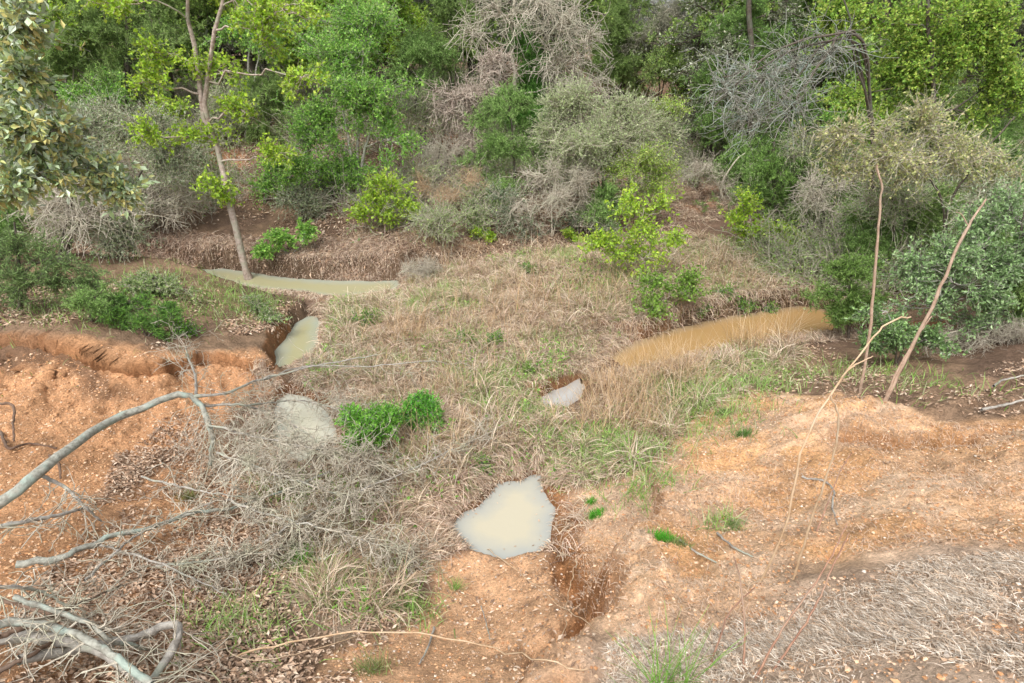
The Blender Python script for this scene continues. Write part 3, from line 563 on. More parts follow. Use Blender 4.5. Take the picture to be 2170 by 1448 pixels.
    # right side
    plant("tall_cedar", "tall green cedar at the upper right behind the mossy limb", "tree", "cedar", (1590, 450), 11.5,
          [[(1590, 250, 0), (1590, 50, 0), (1590, -150, 0)]], [(1580, 60, .3, 100, 70), (1620, 180, .2, 110, 70), (1560, 260, .1, 90, 60), (1640, 320, 0, 100, 60), (1520, 140, .3, 60, 60), (1690, 240, .2, 80, 80)], 40, r0=.07, over=dict(dens=50, cols=[(.20, .34, .09), (.26, .42, .10), (.15, .26, .08)]))
    plant("lower_cedar", "bushy green cedar in the dark hollow right of the slope", "tree", "cedarlight", (1640, 500), 9.8,
          [[(1640, 400, 0), (1640, 300, 0)]], [(1640, 360, 0, 80, 50), (1600, 420, 0, 70, 40), (1680, 420, -.1, 70, 50), (1720, 350, 0, 60, 60), (1690, 480, -.1, 50, 30)], 41, r0=.04, over=dict(dens=65, cols=[(.22, .38, .09), (.28, .45, .11), (.16, .28, .08)]))
    plant("bright_tree", "bright green leafy tree filling the top right corner", "tree", "green", (1980, 560), 8.8,
          [[(1990, 300, 0), (1970, 100, 0), (1960, -150, 0)]], [(1800, 40, .2, 110, 60), (1950, 50, .2, 120, 60), (2080, 60, 0, 110, 80), (2120, 200, 0, 80, 90), (1820, 200, .2, 80, 50), (1900, 170, .2, 110, 50), (1860, 270, .1, 60, 40), (2000, 140, .3, 100, 50)], 42, r0=.04, over=dict(dens=85, leaf=.045, cols=[(.30, .50, .08), (.40, .56, .09), (.22, .38, .07), (.46, .54, .12)]), bark=B_DARK)
    plant("mossy_tree", "grey tree with long drooping lichened limbs at the upper right", "tree", "dead", (1850, 560), 7.6,
          [[(1850, 300, 0), (1800, 60, -.2), (1790, -100, -.2)], [(1850, 300, 0), (1830, 90, -.2), (1750, 90, -.4), (1680, 180, -.5), (1620, 255, -.6)], [(1850, 300, 0), (1820, 100, -.2), (1700, 100, -.5), (1600, 150, -.6), (1530, 165, -.6)], [(1850, 300, 0), (1800, 70, -.2), (1740, 130, -.5), (1690, 210, -.6), (1640, 290, -.6)], [(1850, 300, 0), (1830, 110, -.2), (1780, 70, -.4), (1640, 110, -.6), (1560, 180, -.6), (1500, 240, -.6)]],
          [(1700, 150, -.4, 60, 30), (1620, 175, -.6, 60, 28), (1660, 230, -.6, 50, 36), (1760, 120, -.3, 60, 26), (1590, 240, -.6, 45, 30), (1540, 190, -.6, 45, 22)], 43, r0=.017, over=dict(dens=55, tw=4, tl=.5, br=.007, twr=.0048, trop=(-.06, 0, -.03)), bark=B_LICHEN)
    plant("yellow_leaf_tree", "pale yellow leaved tree with fine grey twigs on the right", "tree", "yellow", (2010, 620), 6.9,
          [[(2000, 450, 0), (1960, 360, 0), (1900, 330, 0)], [(2010, 450, 0), (2080, 330, 0), (2150, 250, 0)]],
          [(1820, 280, 0, 90, 55), (1900, 330, 0, 110, 45), (1960, 260, .1, 100, 55), (1790, 360, 0, 60, 25), (2040, 320, .1, 90, 60), (2110, 380, 0, 80, 50), (1950, 380, 0, 90, 35)], 44, r0=.018, over=dict(dens=120, tw=9, lpt=6, cols=[(.52, .53, .22), (.46, .50, .20), (.60, .54, .32), (.36, .44, .18)]), bark=B_PALE)
    plant("grey_bush", "large grey green small leaved bush overhanging the right edge", "shrub", "bush", (2140, 760), 5.6,
          [[(2130, 600, 0), (2080, 520, 0)], [(2150, 600, 0), (2170, 450, 0)], [(2120, 650, -.1), (2020, 600, -.2)]],
          [(2010, 560, -.1, 100, 60), (2060, 610, -.2, 110, 45), (2110, 560, 0, 90, 70), (2130, 460, .1, 80, 60), (1950, 600, -.1, 55, 40), (2060, 470, .2, 80, 50), (2190, 520, 0, 60, 80), (1980, 650, -.1, 80, 35), (2090, 680, -.1, 90, 35), (1930, 560, 0, 50, 40)], 45, r0=.022, over=dict(dens=300, lpt=10, tl=.17, leaf=.036, cols=[(.26, .41, .16), (.34, .48, .22), (.20, .32, .12), (.16, .26, .1)]))
    plant("bare_bush", "bare grey underside of twigs beneath the overhanging right bush", "shrub", "dead", (2120, 800), 5.4,
          [[(2100, 700, 0)], [(2150, 700, 0)]], [(2060, 710, 0, 90, 45), (2140, 710, 0, 90, 55), (1960, 730, 0, 70, 35), (2020, 760, -.1, 80, 30), (2150, 780, -.2, 60, 30)], 46, r0=.012, over=dict(dens=280, tl=.2, br=.003, tw=8))
    plant("creek_juniper", "dense green juniper at the end of the rusty creek, left of the tall stalk", "shrub", "cedarlight", (1800, 720), None,
          [[(1800, 640, 0), (1800, 540, 0)]], [(1800, 560, 0, 60, 40), (1790, 620, 0, 55, 40), (1830, 660, 0, 50, 35), (1775, 665, 0, 30, 20)], 47, r0=.018, over=dict(dens=240, tl=.14, cols=[(0.208, 0.351, 0.078), (0.156, 0.273, 0.065), (0.26, 0.377, 0.117)]))
    plant("dark_bush", "dark green leafy bush low behind the leaning stalk", "shrub", "bush", (1900, 775), None,
          [[(1900, 720, 0)], [(1920, 720, 0)]], [(1890, 710, 0, 65, 50), (1960, 720, 0, 60, 42), (1880, 660, .1, 50, 35), (1840, 730, 0, 35, 25)], 48, r0=.012, over=dict(dens=500, tl=.12, leaf=.035, cols=[(0.169, 0.286, 0.091), (0.234, 0.377, 0.13), (0.13, 0.208, 0.078)]))
    plant("driftwood_shrub", "silvery dead root shrub on the orange slope under the tall cedar", "shrub", "dead", (1535, 430), None,
          [[(1530, 390, 0), (1560, 340, 0), (1580, 325, 0)], [(1525, 400, 0), (1500, 350, 0)]], [(1470, 370, 0, 40, 30), (1510, 350, 0, 35, 25), (1540, 400, 0, 30, 20)], 49, r0=.02, over=dict(dens=220, tl=.3, br=.006, tw=4))
    # green weeds on the island
    plant("weed_clump", "bright green weed clump with ferny leaves, the taller right one on the island", "weed", "green", (895, 905), None,
          [[(890, 870, 0)], [(910, 870, 0)]], [(890, 865, 0, 44, 32), (905, 885, -.05, 34, 22)], 60, group="bright green weeds on the island", r0=.006, over=dict(dens=16000, tl=.09, leaf=.034, wid=.35, tw=6, lpt=9, cols=[(.16, .46, .06), (.24, .54, .08), (.12, .36, .05)]))
    plant("weed_clump", "wide bright green weed clump half covered by the fallen brush", "weed", "green", (790, 960), None,
          [[(780, 920, 0)], [(810, 900, 0)]], [(775, 890, 0, 50, 34), (765, 930, -.05, 46, 26), (820, 890, 0, 34, 26)], 61, group="bright green weeds on the island", r0=.006, over=dict(dens=12000, tl=.09, leaf=.034, wid=.35, tw=6, lpt=9, cols=[(.20, .48, .06), (.28, .54, .09), (.15, .38, .05)]))
    plant("weed_clump", "small yellow green weed between the two bright clumps", "weed", "lime", (832, 905), None,
          [[(832, 885, 0)]], [(832, 885, -.02, 22, 16)], 62, group="bright green weeds on the island", r0=.004, over=dict(dens=6000, tl=.05, leaf=.03, wid=.35, tw=5, cols=[(.30, .46, .03), (.24, .4, .03)]))
    for i, (px, py, r, lab) in enumerate(((505-0+465, 720, 30, "soft green weed patch in the middle of the straw island"), (770, 680, 28, "green weed patch beside the narrow channel on the island's left"), (1115, 575, 24, "small green weed patch at the island's back, near the bank"), (1480, 655, 24, "leafy green weed on the creek edge, left of a row of three"), (1570, 650, 26, "leafy green weed on the creek edge, middle of a row of three"), (1620, 655, 22, "leafy green weed on the creek edge, right of a row of three"), (1530, 620, 22, "lone green weed back from the rusty creek's edge"), (370, 700, 40, "green seedlings on the leafy terrace beside the juniper"), (1020, 985, 20, "small green weed just above the milky pool"), (1045, 725, 18, "little green weed right of the island's middle patch"))):
        plant("green_weed", lab, "weed", "green", (px, py+8), None, [[(px, py-4, 0)]], [(px, py-4, 0, r, r*.5), (px+r*.7, py, .05, r*.6, r*.35)], 70+i, group="green weeds scattered about the creek", r0=.003, over=dict(dens=3000, tl=.10, leaf=.026, wid=.5, tw=5, lpt=7, cols=[(.16, .36, .05), (.22, .42, .06), (.12, .27, .04)]))
plants()
def undergrowth():
    def ub(kind, lab, foot, cx, cy, rx, ry, seed, cat="shrub", name=None, **ov):
        dy = 0; b = hit(*foot)
        bl = [(cx-rx*.35, cy+ry*.15, -.1, rx*.65, ry*.7), (cx+rx*.4, cy-ry*.1, .1, rx*.65, ry*.75), (cx, cy-ry*.35, 0, rx*.6, ry*.6), (cx+rx*.1, cy+ry*.5, -.1, rx*.7, ry*.5)]
        plant(name or {"cedar": "cedar_bush", "cedarlight": "cedar_bush", "green": "leafy_bush", "lime": "leafy_bush", "greyleaf": "grey_scrub", "sparse": "twiggy_bush", "dead": "bare_bush", "yellow": "leafy_bush", "bush": "leafy_bush"}[kind], lab, cat, kind, foot, None, [[((foot[0]+cx)/2, (foot[1]+cy)/2, 0), (cx, cy, 0), (cx+rx*.1, cy-ry*.6, 0)], [((foot[0]+cx)/2+rx*.15, (foot[1]+cy)/2, 0), (cx+rx*.4, cy, .1)]], bl, seed, r0=.022, over=ov)
    U = [("greyleaf", "grey green scrub at the far left under the dark cedar, behind the glossy holly", (60, 480), 70, 300, 120, 80, dict(dens=60)),
     ("sparse", "twiggy grey green bush low on the left slope above the clay bank", (140, 545), 130, 470, 110, 55, dict(dens=90)),
     ("greyleaf", "dark grey green bush at the foot of the left slope beside the far creek", (250, 545), 260, 500, 70, 35, dict(dens=160)),
     ("dead", "bare whippy brush on the left slope left of the leaning trunk", (330, 500), 330, 430, 90, 45, dict(dens=90, tl=.45, br=.007, twr=.0055, tw=5)),
     ("greyleaf", "grey green bush directly left of the leaning trunk on the slope", (400, 400), 390, 340, 60, 50, dict(dens=90)),
     ("cedar", "dark cedar bush between the leaning trunk and the bright green shrub", (560, 300), 560, 210, 80, 80, dict(dens=50)),
     ("green", "soft green bush low between the leaning trunk and the bright green shrub", (560, 430), 570, 370, 60, 45, dict(dens=110)),
     ("greyleaf", "dark undergrowth bush in the shade under the bright green shrub", (700, 420), 700, 380, 80, 45, dict(dens=100)),
     ("cedar", "dark cedar bush at the upper left edge above the grey scrub", (30, 300), 40, 150, 100, 90, dict(dens=45)),
     ("cedarlight", "mid green cedar bush right of the bright green shrub near the top", (880, 260), 890, 130, 75, 90, dict(dens=60)),
     ("cedar", "dark green cedar left of the dead tree at the top", (960, 240), 950, 60, 70, 90, dict(dens=60)),
     ("cedar", "dark green cedar right of the dead tree at the top", (1290, 230), 1300, 90, 70, 100, dict(dens=60)),
     ("greyleaf", "grey leaved thin oak at the top, right of the dark cedar by the dead tree", (1395, 240), 1400, 80, 80, 90, dict(dens=50, cols=[(0.312, 0.325, 0.234), (0.416, 0.416, 0.312), (0.234, 0.247, 0.169)])),
     ("cedar", "dark cedar standing behind the slope's right shoulder", (1490, 260), 1490, 110, 60, 90, dict(dens=60)),
     ("cedar", "dark cedar bush by the slope's right shoulder, below the tall cedar", (1530, 340), 1530, 260, 60, 70, dict(dens=80)),
     ("greyleaf", "grey green bush below the slope's right shoulder", (1470, 340), 1440, 280, 45, 40, dict(dens=140)),
     ("dead", "bare brown twigs on the slope below the dead shrub", (940, 380), 930, 330, 60, 45, dict(dens=110, tl=.3, br=.005)),
     ("cedar", "dark cedar bush deep in the hollow behind the grey pole", (1760, 500), 1760, 420, 80, 70, dict(dens=90)),
     ("bush", "dark leafy bush in the hollow right of the grey pole", (1860, 540), 1860, 460, 80, 60, dict(dens=120, cols=[(0.182, 0.286, 0.117), (0.26, 0.39, 0.156), (0.13, 0.208, 0.091)])),
     ("cedar", "dark cedar bush under the yellow leaved tree", (1960, 560), 1960, 450, 90, 70, dict(dens=80)),
     ("cedarlight", "olive cedar at the right edge above the big grey bush", (2120, 480), 2120, 330, 90, 100, dict(dens=60)),
     ("green", "olive green bush at the right edge near the top", (2140, 420), 2120, 200, 80, 110, dict(dens=60, cols=[(.22, .34, .07), (.3, .4, .1), (.16, .26, .06)])),
     ("greyleaf", "grey green bush tangled behind the leaning stalk", (1990, 520), 2000, 400, 90, 60, dict(dens=90)),
     ("green", "bright green bush behind the yellow leaved tree, beside the mossy limbs", (1800, 420), 1790, 250, 70, 60, dict(dens=90)),
     ("cedar", "dark bush in shadow at the far right under the bare twigs", (2180, 700), 2160, 620, 70, 60, dict(dens=140)),
     ("cedarlight", "feathery olive bush at the left edge below the glossy holly", (-20, 560), 10, 480, 70, 60, dict(dens=110)),
     ("cedarlight", "low feathery green plants between the left bush and the juniper", (190, 680), 200, 640, 70, 30, dict(dens=300, tl=.1, leaf=.035, lpt=16)),
     ("sparse", "thin green brush on the near bank of the far creek, beside the sand bar", (330, 625), 320, 600, 80, 22, dict(dens=300, tl=.12, lpt=8)),
     ("dead", "bare grey twigs hanging in the hollow between the dark cedars and the grey pole", (1760, 540), 1740, 410, 80, 60, dict(dens=60, tl=.35, br=.007, twr=.005, tw=5)),
     ("sparse", "thin leaved grey bush in front of the dark cedar under the yellow leaved tree", (1900, 600), 1890, 420, 100, 60, dict(dens=90)),
     ("greyleaf", "grey green bush at the right edge between the olive cedar and the big grey bush", (2120, 620), 2110, 440, 90, 60, dict(dens=110)),
     ("sparse", "pale twiggy bush filling the gap under the mossy limbs", (1720, 480), 1700, 320, 80, 60, dict(dens=70)),
     ("dead", "long bare whippy twigs below the glossy holly at the far left", (120, 560), 150, 430, 130, 60, dict(dens=60, tl=.5, br=.007, twr=.005, tw=5)),
     ("sparse", "grey green twiggy bush behind the leaning trunk, right side", (430, 300), 470, 230, 80, 60, dict(dens=70)),
     ("lime", "lime leaved bush low behind the leaning trunk", (360, 330), 340, 250, 70, 50, dict(dens=60)),
     ("sparse", "straw grey bush at the right foot of the green shrub", (880, 440), 880, 390, 60, 45, dict(dens=120)),
     ("cedarlight", "green cedar bush behind the bright lime saplings, under the grey thicket", (1290, 500), 1270, 440, 60, 45, dict(dens=130)),
     ("cedarlight", "green cedar brush hanging low at the right edge, above the big grey bush", (2100, 640), 2090, 500, 110, 60, dict(dens=80)),
     ("cedarlight", "mid green cedar brush right of the slope, in front of the tall cedar", (1560, 420), 1560, 350, 70, 60, dict(dens=90)),
     ("cedarlight", "green cedar brush between the juniper and the yellow leaved tree", (1840, 600), 1830, 500, 80, 60, dict(dens=110)),
     ("cedar", "dark cedar filling the gap between the yellow leaved tree and the bright tree", (1960, 440), 1980, 230, 110, 90, dict(dens=50)),
     ("greyleaf", "grey green bush on the bare slope between the leaning trunk and the green shrub's foot", (640, 470), 640, 420, 60, 40, dict(dens=110)),
     ("sparse", "pale twiggy bush on the slope right of the yellow green sapling under the green shrub", (930, 520), 930, 470, 55, 35, dict(dens=130)),
     ("sparse", "twiggy grey bush near the top, between the green shrub and the dead tree", (900, 330), 880, 230, 70, 60, dict(dens=80)),
     ("green", "green bush near the top left between the dark cedar and the leaning tree", (200, 330), 190, 200, 90, 60, dict(dens=60)),
     ("lime", "lime leaved bush at the top left corner beside the glossy holly", (150, 300), 130, 60, 90, 70, dict(dens=40)),
     ("lime", "yellow green tree crown at the top edge above the bright green shrub", (860, 240), 840, 40, 90, 60, dict(dens=60)),
     ("green", "bright green bush at the top edge right of the leaning tree's fork", (520, 300), 530, 60, 80, 60, dict(dens=60)),
     ("cedarlight", "light green cedar bush behind the mossy limbs at the top right", (1650, 330), 1650, 60, 90, 70, dict(dens=50)),
     ("dead", "small silvery brush heap at the right end of the far creek", (900, 590), 890, 570, 60, 18, dict(dens=260, tl=.18, br=.004)),
     ("sparse", "straw grey bush below the green cedar, beside the bare twigs", (1010, 500), 1000, 460, 55, 40, dict(dens=160, tl=.2))]
    for i, (k, lab, foot, cx, cy, rx, ry, ov) in enumerate(U): ub(k, lab, foot, cx, cy, rx, ry, 800+i, **ov)
undergrowth()

# ---- woods behind
def woods():
    rng = np.random.default_rng(77)
    protos = []
    specs = [("cedar_tree", "cedar", dict(dens=9, tl=.3, leaf=.10, wid=.16, lpt=26, cols=[(.30, .43, .13), (.38, .50, .15), (.23, .34, .11)]), "dark green cedar standing in the woods beyond the slope", [(.3, 0, .6, 1.1, 1.1, .6), (-.6, 0, 1.2, 1.1, 1.1, .9), (.6, .2, 1.8, 1.1, 1.1, .9), (0, 0, 2.8, 1.2, 1.2, 1.0), (-.3, -.3, 3.9, 1.0, 1.0, .9), (.2, .2, 4.9, .7, .7, .9)]),
             ("oak_tree", "green", dict(dens=7, tl=.35, leaf=.085, lpt=12, cols=[(.34, .50, .12), (.42, .56, .15), (.24, .38, .10)]), "mid green oak standing in the woods beyond the slope", [(.2, .3, .8, 1.1, 1.0, .6), (-1.0, 0, 2.0, 1.2, 1.2, .8), (1.0, .3, 2.6, 1.3, 1.2, .9), (0, 0, 3.4, 1.4, 1.3, 1.0), (.2, -.5, 1.6, .9, .9, .6), (-.5, 0, 4.4, 1.3, 1.3, 1)]),
             ("grey_tree", "greyleaf", dict(dens=8, tl=.4, leaf=.06, lpt=9, cols=[(0.286, 0.312, 0.221), (0.364, 0.377, 0.26), (0.195, 0.234, 0.13)]), "grey leaved thin tree standing in the woods beyond the slope", [(0, 0, .8, 1.2, 1.2, .7), (-.9, 0, 1.9, 1.2, 1.2, .9), (.9, .3, 2.4, 1.3, 1.2, .9), (0, 0, 3.3, 1.4, 1.3, 1.0), (.5, 0, 4.4, 1.3, 1.3, 1)])]
    for k, (nm, kd, ov, lab, bl) in enumerate(specs):
        b = np.array([0., 0, -.05]); t = [b, np.array([.05, 0, 1.5]), np.array([-.05, .05, 3.2]), np.array([.1, 0, 5.2])]
        root = build_plant(nm, lab, "tree", kd, b, t, [((a, c, z), (r1, r2, r3)) for a, c, z, r1, r2, r3 in bl], 500+k, r0=.10, over=dict(br=.012, **ov), group=nm.replace('_', ' ')+"s in the woods behind", bark=B_DARK)
        protos.append(root)
    spots = []
    for Y, n, off in ((13.6, 15, 0), (16.0, 18, .4), (19.0, 20, .1), (24.0, 22, .6)):
        half = Y*.98
        for i in range(n):
            x = -half+2*half*(i+.5+off*.6)/n+rng.uniform(-.6, .6); spots.append((x, Y+rng.uniform(-.9, .9), Y))
    first = [True]*3
    for i, (x, y, Y) in enumerate(spots):
        px = 1085+x/(y*.9)*FPX
        if 1260 < px < 1480 and Y < 18: continue
        k = int(rng.choice(3, p=(.5, .3, .2)))
        src = protos[k]
        if first[k]: o = src; first[k] = False
        else:
            o = src.copy(); C.objects.link(o)
            for ch in list(src.children):
                c = ch.copy(); C.objects.link(c); c.parent = o
        s = rng.uniform(.8, 1.2); o.scale = (s, s, s); o.rotation_euler = (0, 0, rng.uniform(0, 6.28)); o.location = (x, y, float(H(x, y))-.05)
woods()

# ------------------------------------------------------------------ explicit limbs and stalks
def limb_object(name, mat, paths, parent, rng, sides=8, rough=.12, n=26, jit=.004):
    VF = []
    base = np.array(parent.location)
    for p, r0, r1 in paths:
        q = smooth_path(p, n); L = np.linalg.norm(q[-1]-q[0]); q[1:-1] += rng.normal(size=(n-2, 3))*jit*L
        r = np.linspace(r0, r1, n)*rng.uniform(.9, 1.12, n)
        VF.append(tubes((q-base)[None], r[None], sides, rough, rng))
    V, F = join(VF); return mobj(name, make_mesh(name, V, F, None, True), mat, parent)
def up(px, py, h, z0=None):
    """the point seen at a pixel that stands h above the ground below it"""
    v = ray(px, py); t = np.arange(1.0, 40, .01); p = CAM+v*t[:, None]
    b = np.nonzero(p[:, 2] < H(p[:, 0], p[:, 1])+h)[0]; return p[b[0]]
def tangle(paths, n, L, rng, r, trop=(0, 0, -.03), K=6, floor=.01, wander=.16, spread=1.0, levels=2, ratio=.5):
    src = np.vstack([smooth_path(p, 40)[6:] for p, _, _ in paths]); tan = np.vstack([unit(np.gradient(smooth_path(p, 40), axis=0))[6:] for p, _, _ in paths])
    i = rng.integers(0, len(src), n); out = []
    s0 = src[i]; d0 = unit(tan[i]*.9+rng.normal(size=(n, 3))*spread*np.array([1, 1, .45]))
    ln = L*rng.uniform(.3, 1.2, n); rr = r
    for lv in range(levels+1):
        P = walks(s0, d0, ln, K, wander, trop, rng)
        P[..., 2] = np.maximum(P[..., 2], H(P[..., 0].ravel(), P[..., 1].ravel()).reshape(P.shape[:2])+floor)
        kp = (sdf(P[:, -1, 0], P[:, -1, 1], POOL_LEFT) > .0) | (rng.random(len(P)) < .22)
        out.append((P[kp], (rr*rng.uniform(.7, 1.3, (len(P), 1))*np.linspace(1, .45, K+1)[None])[kp]))
        if lv == levels: break
        m = 3; a = np.repeat(np.arange(len(P)), m); t = rng.integers(1, K, len(a)); s0 = P[a, t]; d0 = unit(unit(P[a, t+1]-P[a, t])+rng.normal(size=s0.shape)*.8*np.array([1, 1, .6])); ln = np.repeat(ln, m)*ratio*rng.uniform(.5, 1.2, len(a)); rr *= .66
    return out
def twig_object(name, mat, sets, parent):
    base = np.array(parent.location); V, F = join([tubes(P-base, R, 3) for P, R in sets]); return mobj(name, make_mesh(name, V, F, None, True), mat, parent)

def fallen():
    rng = np.random.default_rng(9)
    # 1: main fallen limb, arching from the left edge over the basin
    A = [up(-60, 1100, .25), up(40, 1038, .42), up(130, 965, .5), up(240, 890, .55), up(350, 845, .6), up(400, 838, .6), up(432, 868, .5), up(448, 930, .35), up(446, 985, .12)]
    A2 = [up(400, 838, .6), up(470, 836, .55), up(560, 802, .5), up(690, 772, .42), up(800, 752, .38)]
    A3 = [up(560, 805, .5), up(640, 778, .42), up(800, 775, .3), up(900, 765, .25), up(960, 772, .15)]
    A4 = [up(416, 836, .58), up(412, 790, .7), up(398, 755, .78), up(394, 735, .8)]
    A5 = [up(430, 860, .5), up(520, 860, .42), up(620, 900, .3), up(700, 960, .2)]
    root = empty("fallen_branch", hit(130, 1010), "weathered grey fallen limb arching in from the left edge over the orange basin", "branch", "fallen branches in the basin")
    main = [(A, .034, .016)]; side = [(A2, .014, .004), (A3, .008, .003), (A4, .012, .005), (A5, .012, .004)]
    limb_object("limb", B_LICHEN, main, root, rng, 10); limb_object("side_branch", B_GREY, side, root, rng, 7)
    T = tangle(side, 80, .42, rng, .0028, wander=.26); T += tangle([(A[5:], 0, 0), (A5, 0, 0)], 130, .42, rng, .0026, wander=.24, trop=(.05, 0, -.08))
    twig_object("twigs", B_PALE, T, root)
    # 2: brush heap over the left pool
    for (lab, pts, n, L, sd_) in (("dense grey brush heap lying over the left pool", [[(440, 900, .45), (560, 930, .5), (700, 960, .42), (820, 985, .2)], [(460, 960, .4), (600, 1010, .45), (760, 1060, .3)], [(520, 860, .45), (640, 850, .3), (760, 880, .2)]], 390, .42, 1),
                                  ("grey brush lying on the straw left of the milky pool", [[(480, 1060, .2), (600, 1100, .32), (760, 1140, .25), (880, 1180, .08)], [(560, 1150, .15), (680, 1080, .2), (880, 990, .2), (1030, 920, .12)], [(330, 1200, .1), (500, 1180, .15), (640, 1150, .1)]], 330, .36, 2),
                                  ("thin dead twigs heaped over the leaf litter at left centre", [[(300, 1010, .15), (420, 1040, .2), (560, 1060, .15)], [(180, 1230, .15), (300, 1130, .15), (460, 1060, .2)], [(200, 1150, .1), (350, 1200, .12), (480, 1260, .06)]], 75, .3, 3)):
        rg = np.random.default_rng(100+sd_); pp = [([up(*q) for q in p], .009, .003) for p in pts]
        r = empty("brush_heap", hit(*pts[0][0][:2]), lab, "brush", "heaps of dead brush"); limb_object("stem", B_GREY, pp, r, rg, 6)
        twig_object("twigs", B_PALE, tangle(pp, n, L*.8, rg, .0044, wander=.36, trop=(0, 0, .0 if sd_ < 3 else -.06)), r)
    # 3: further limbs, each a thing of its own
    spec = [("long straight grey limb crossing the leaf litter from the left", [(35, 1196, .12), (130, 1180, .14), (210, 1150, .15), (330, 1110, .16), (430, 1085, .15), (520, 1070, .12), (700, 1000, .1)], .022, .007, B_LICHEN),
            ("short pale grey limb at the left edge above the long straight one", [(-60, 1128, .3), (40, 1108, .3), (120, 1092, .28), (180, 1078, .22)], .016, .008, B_GREY),
            ("thin forked twig running down from the arching limb", [(80, 1005, .42), (140, 1035, .35), (180, 1075, .25), (215, 1105, .12)], .012, .006, B_GREY),
            ("thick grey limb curving along the bottom left corner", [(-80, 1360, .2), (60, 1350, .2), (150, 1362, .22), (240, 1395, .22), (330, 1470, .2)], .026, .02, B_GREY),
            ("thick grey limb bowed above the bottom left corner", [(-60, 1330, .3), (40, 1320, .3), (150, 1340, .32), (230, 1385, .3), (320, 1450, .25)], .017, .014, B_LICHEN),
            ("broken grey branch bent like an elbow near the bottom left", [(40, 1400, .15), (200, 1370, .15), (290, 1350, .2), (350, 1325, .28), (378, 1330, .3), (370, 1370, .25), (320, 1448, .15), (300, 1500, .1)], .02, .019, B_GREY),
            ("lichened thin branch slanting above the bottom left limbs", [(30, 1265, .4), (100, 1290, .38), (190, 1322, .34), (240, 1360, .28), (330, 1378, .1)], .011, .008, B_LICHEN),
            ("pale thin branch lying along the left edge under the long limb", [(-60, 1240, .4), (30, 1245, .36), (90, 1255, .3), (150, 1290, .2)], .009, .005, B_GREY)]
    for i, (lab, pts, a, b, mt) in enumerate(spec):
        rg = np.random.default_rng(200+i); p = [up(*q) for q in pts]
        r = empty("fallen_limb", p[0] if pts[0][0] > 0 else p[1], lab, "branch", "fallen branches in the basin"); limb_object("limb", mt, [(p, a, b)], r, rg, 9)
        twig_object("twigs", B_PALE, tangle([(p, 0, 0)], 16, .28, rg, .0045, wander=.2, levels=1, spread=1.2), r)
    rg = np.random.default_rng(260); pp = [([up(*q) for q in p], .012, .004) for p in ([(-40, 1440, .1), (80, 1380, .2), (200, 1300, .25)], [(-40, 1260, .3), (100, 1300, .25), (230, 1340, .2)], [(0, 1350, .25), (120, 1300, .3), (260, 1240, .2)])]
    r = empty("brush_heap", hit(100, 1400), "tangled dead twigs among the thick limbs of the bottom left corner", "brush", "heaps of dead brush"); limb_object("stem", B_BROWN, pp, r, rg, 6)
    twig_object("twigs", B_PALE, tangle(pp, 40, .3, rg, .003, wander=.25, trop=(0, 0, -.03)), r)
    # dark roots poking from the clay
    for i, (lab, pts) in enumerate((("dark bent root sticking out of the left clay face", [(-30, 858, .1), (25, 858, .12), (28, 900, .1), (30, 935, .05)]), ("thin dark root lying along the clay under the bent one", [(0, 915, .03), (20, 950, .03), (60, 940, .03), (120, 950, .02)]), ("dark root stub hanging by the arching limb", [(105, 965, .03), (125, 985, .05), (128, 1015, .02)]))):
        rg = np.random.default_rng(280+i); p = [up(*q) for q in pts]; r = empty("root", p[-1], lab, "root", "roots in the clay"); limb_object("root_stem", B_BROWN, [(p, .012, .007)], r, rg, 7)
    # grey sticks on the right
    for i, (lab, pts, a) in enumerate((("pale weathered stick on the dark soil at the right edge, lower one", [(2080, 868, .04), (2130, 858, .06), (2180, 845, .05)], .012), ("pale weathered stick on the dark soil at the right edge, upper one", [(2105, 818, .05), (2130, 805, .08), (2190, 792, .1)], .010), ("grey blue lichened twig on the orange slope", [(1700, 1010, .03), (1762, 1030, .04), (1765, 1075, .03), (1775, 1112, .02)], .007), ("flat grey stick on the slope under the moss tuft", [(1520, 1130, .02), (1555, 1160, .02), (1595, 1180, .02)], .007), ("dark stick beside the right moss tuft", [(1440, 1145, .02), (1475, 1170, .02), (1518, 1192, .02)], .007), ("bluish grey stick lying in the sand at the bottom", [(920, 1330, .02), (908, 1370, .03), (888, 1408, .02)], .007), ("thin grey stick upright in the sand", [(1020, 1285, .03), (1030, 1320, .03), (1038, 1355, .02)], .004))):
        rg = np.random.default_rng(300+i); p = [up(*q) for q in pts]; r = empty("stick", p[1], lab, "stick", "loose sticks"); limb_object("stick_body", B_GREY, [(p, a, a*.6)], r, rg, 7, n=14)
fallen()

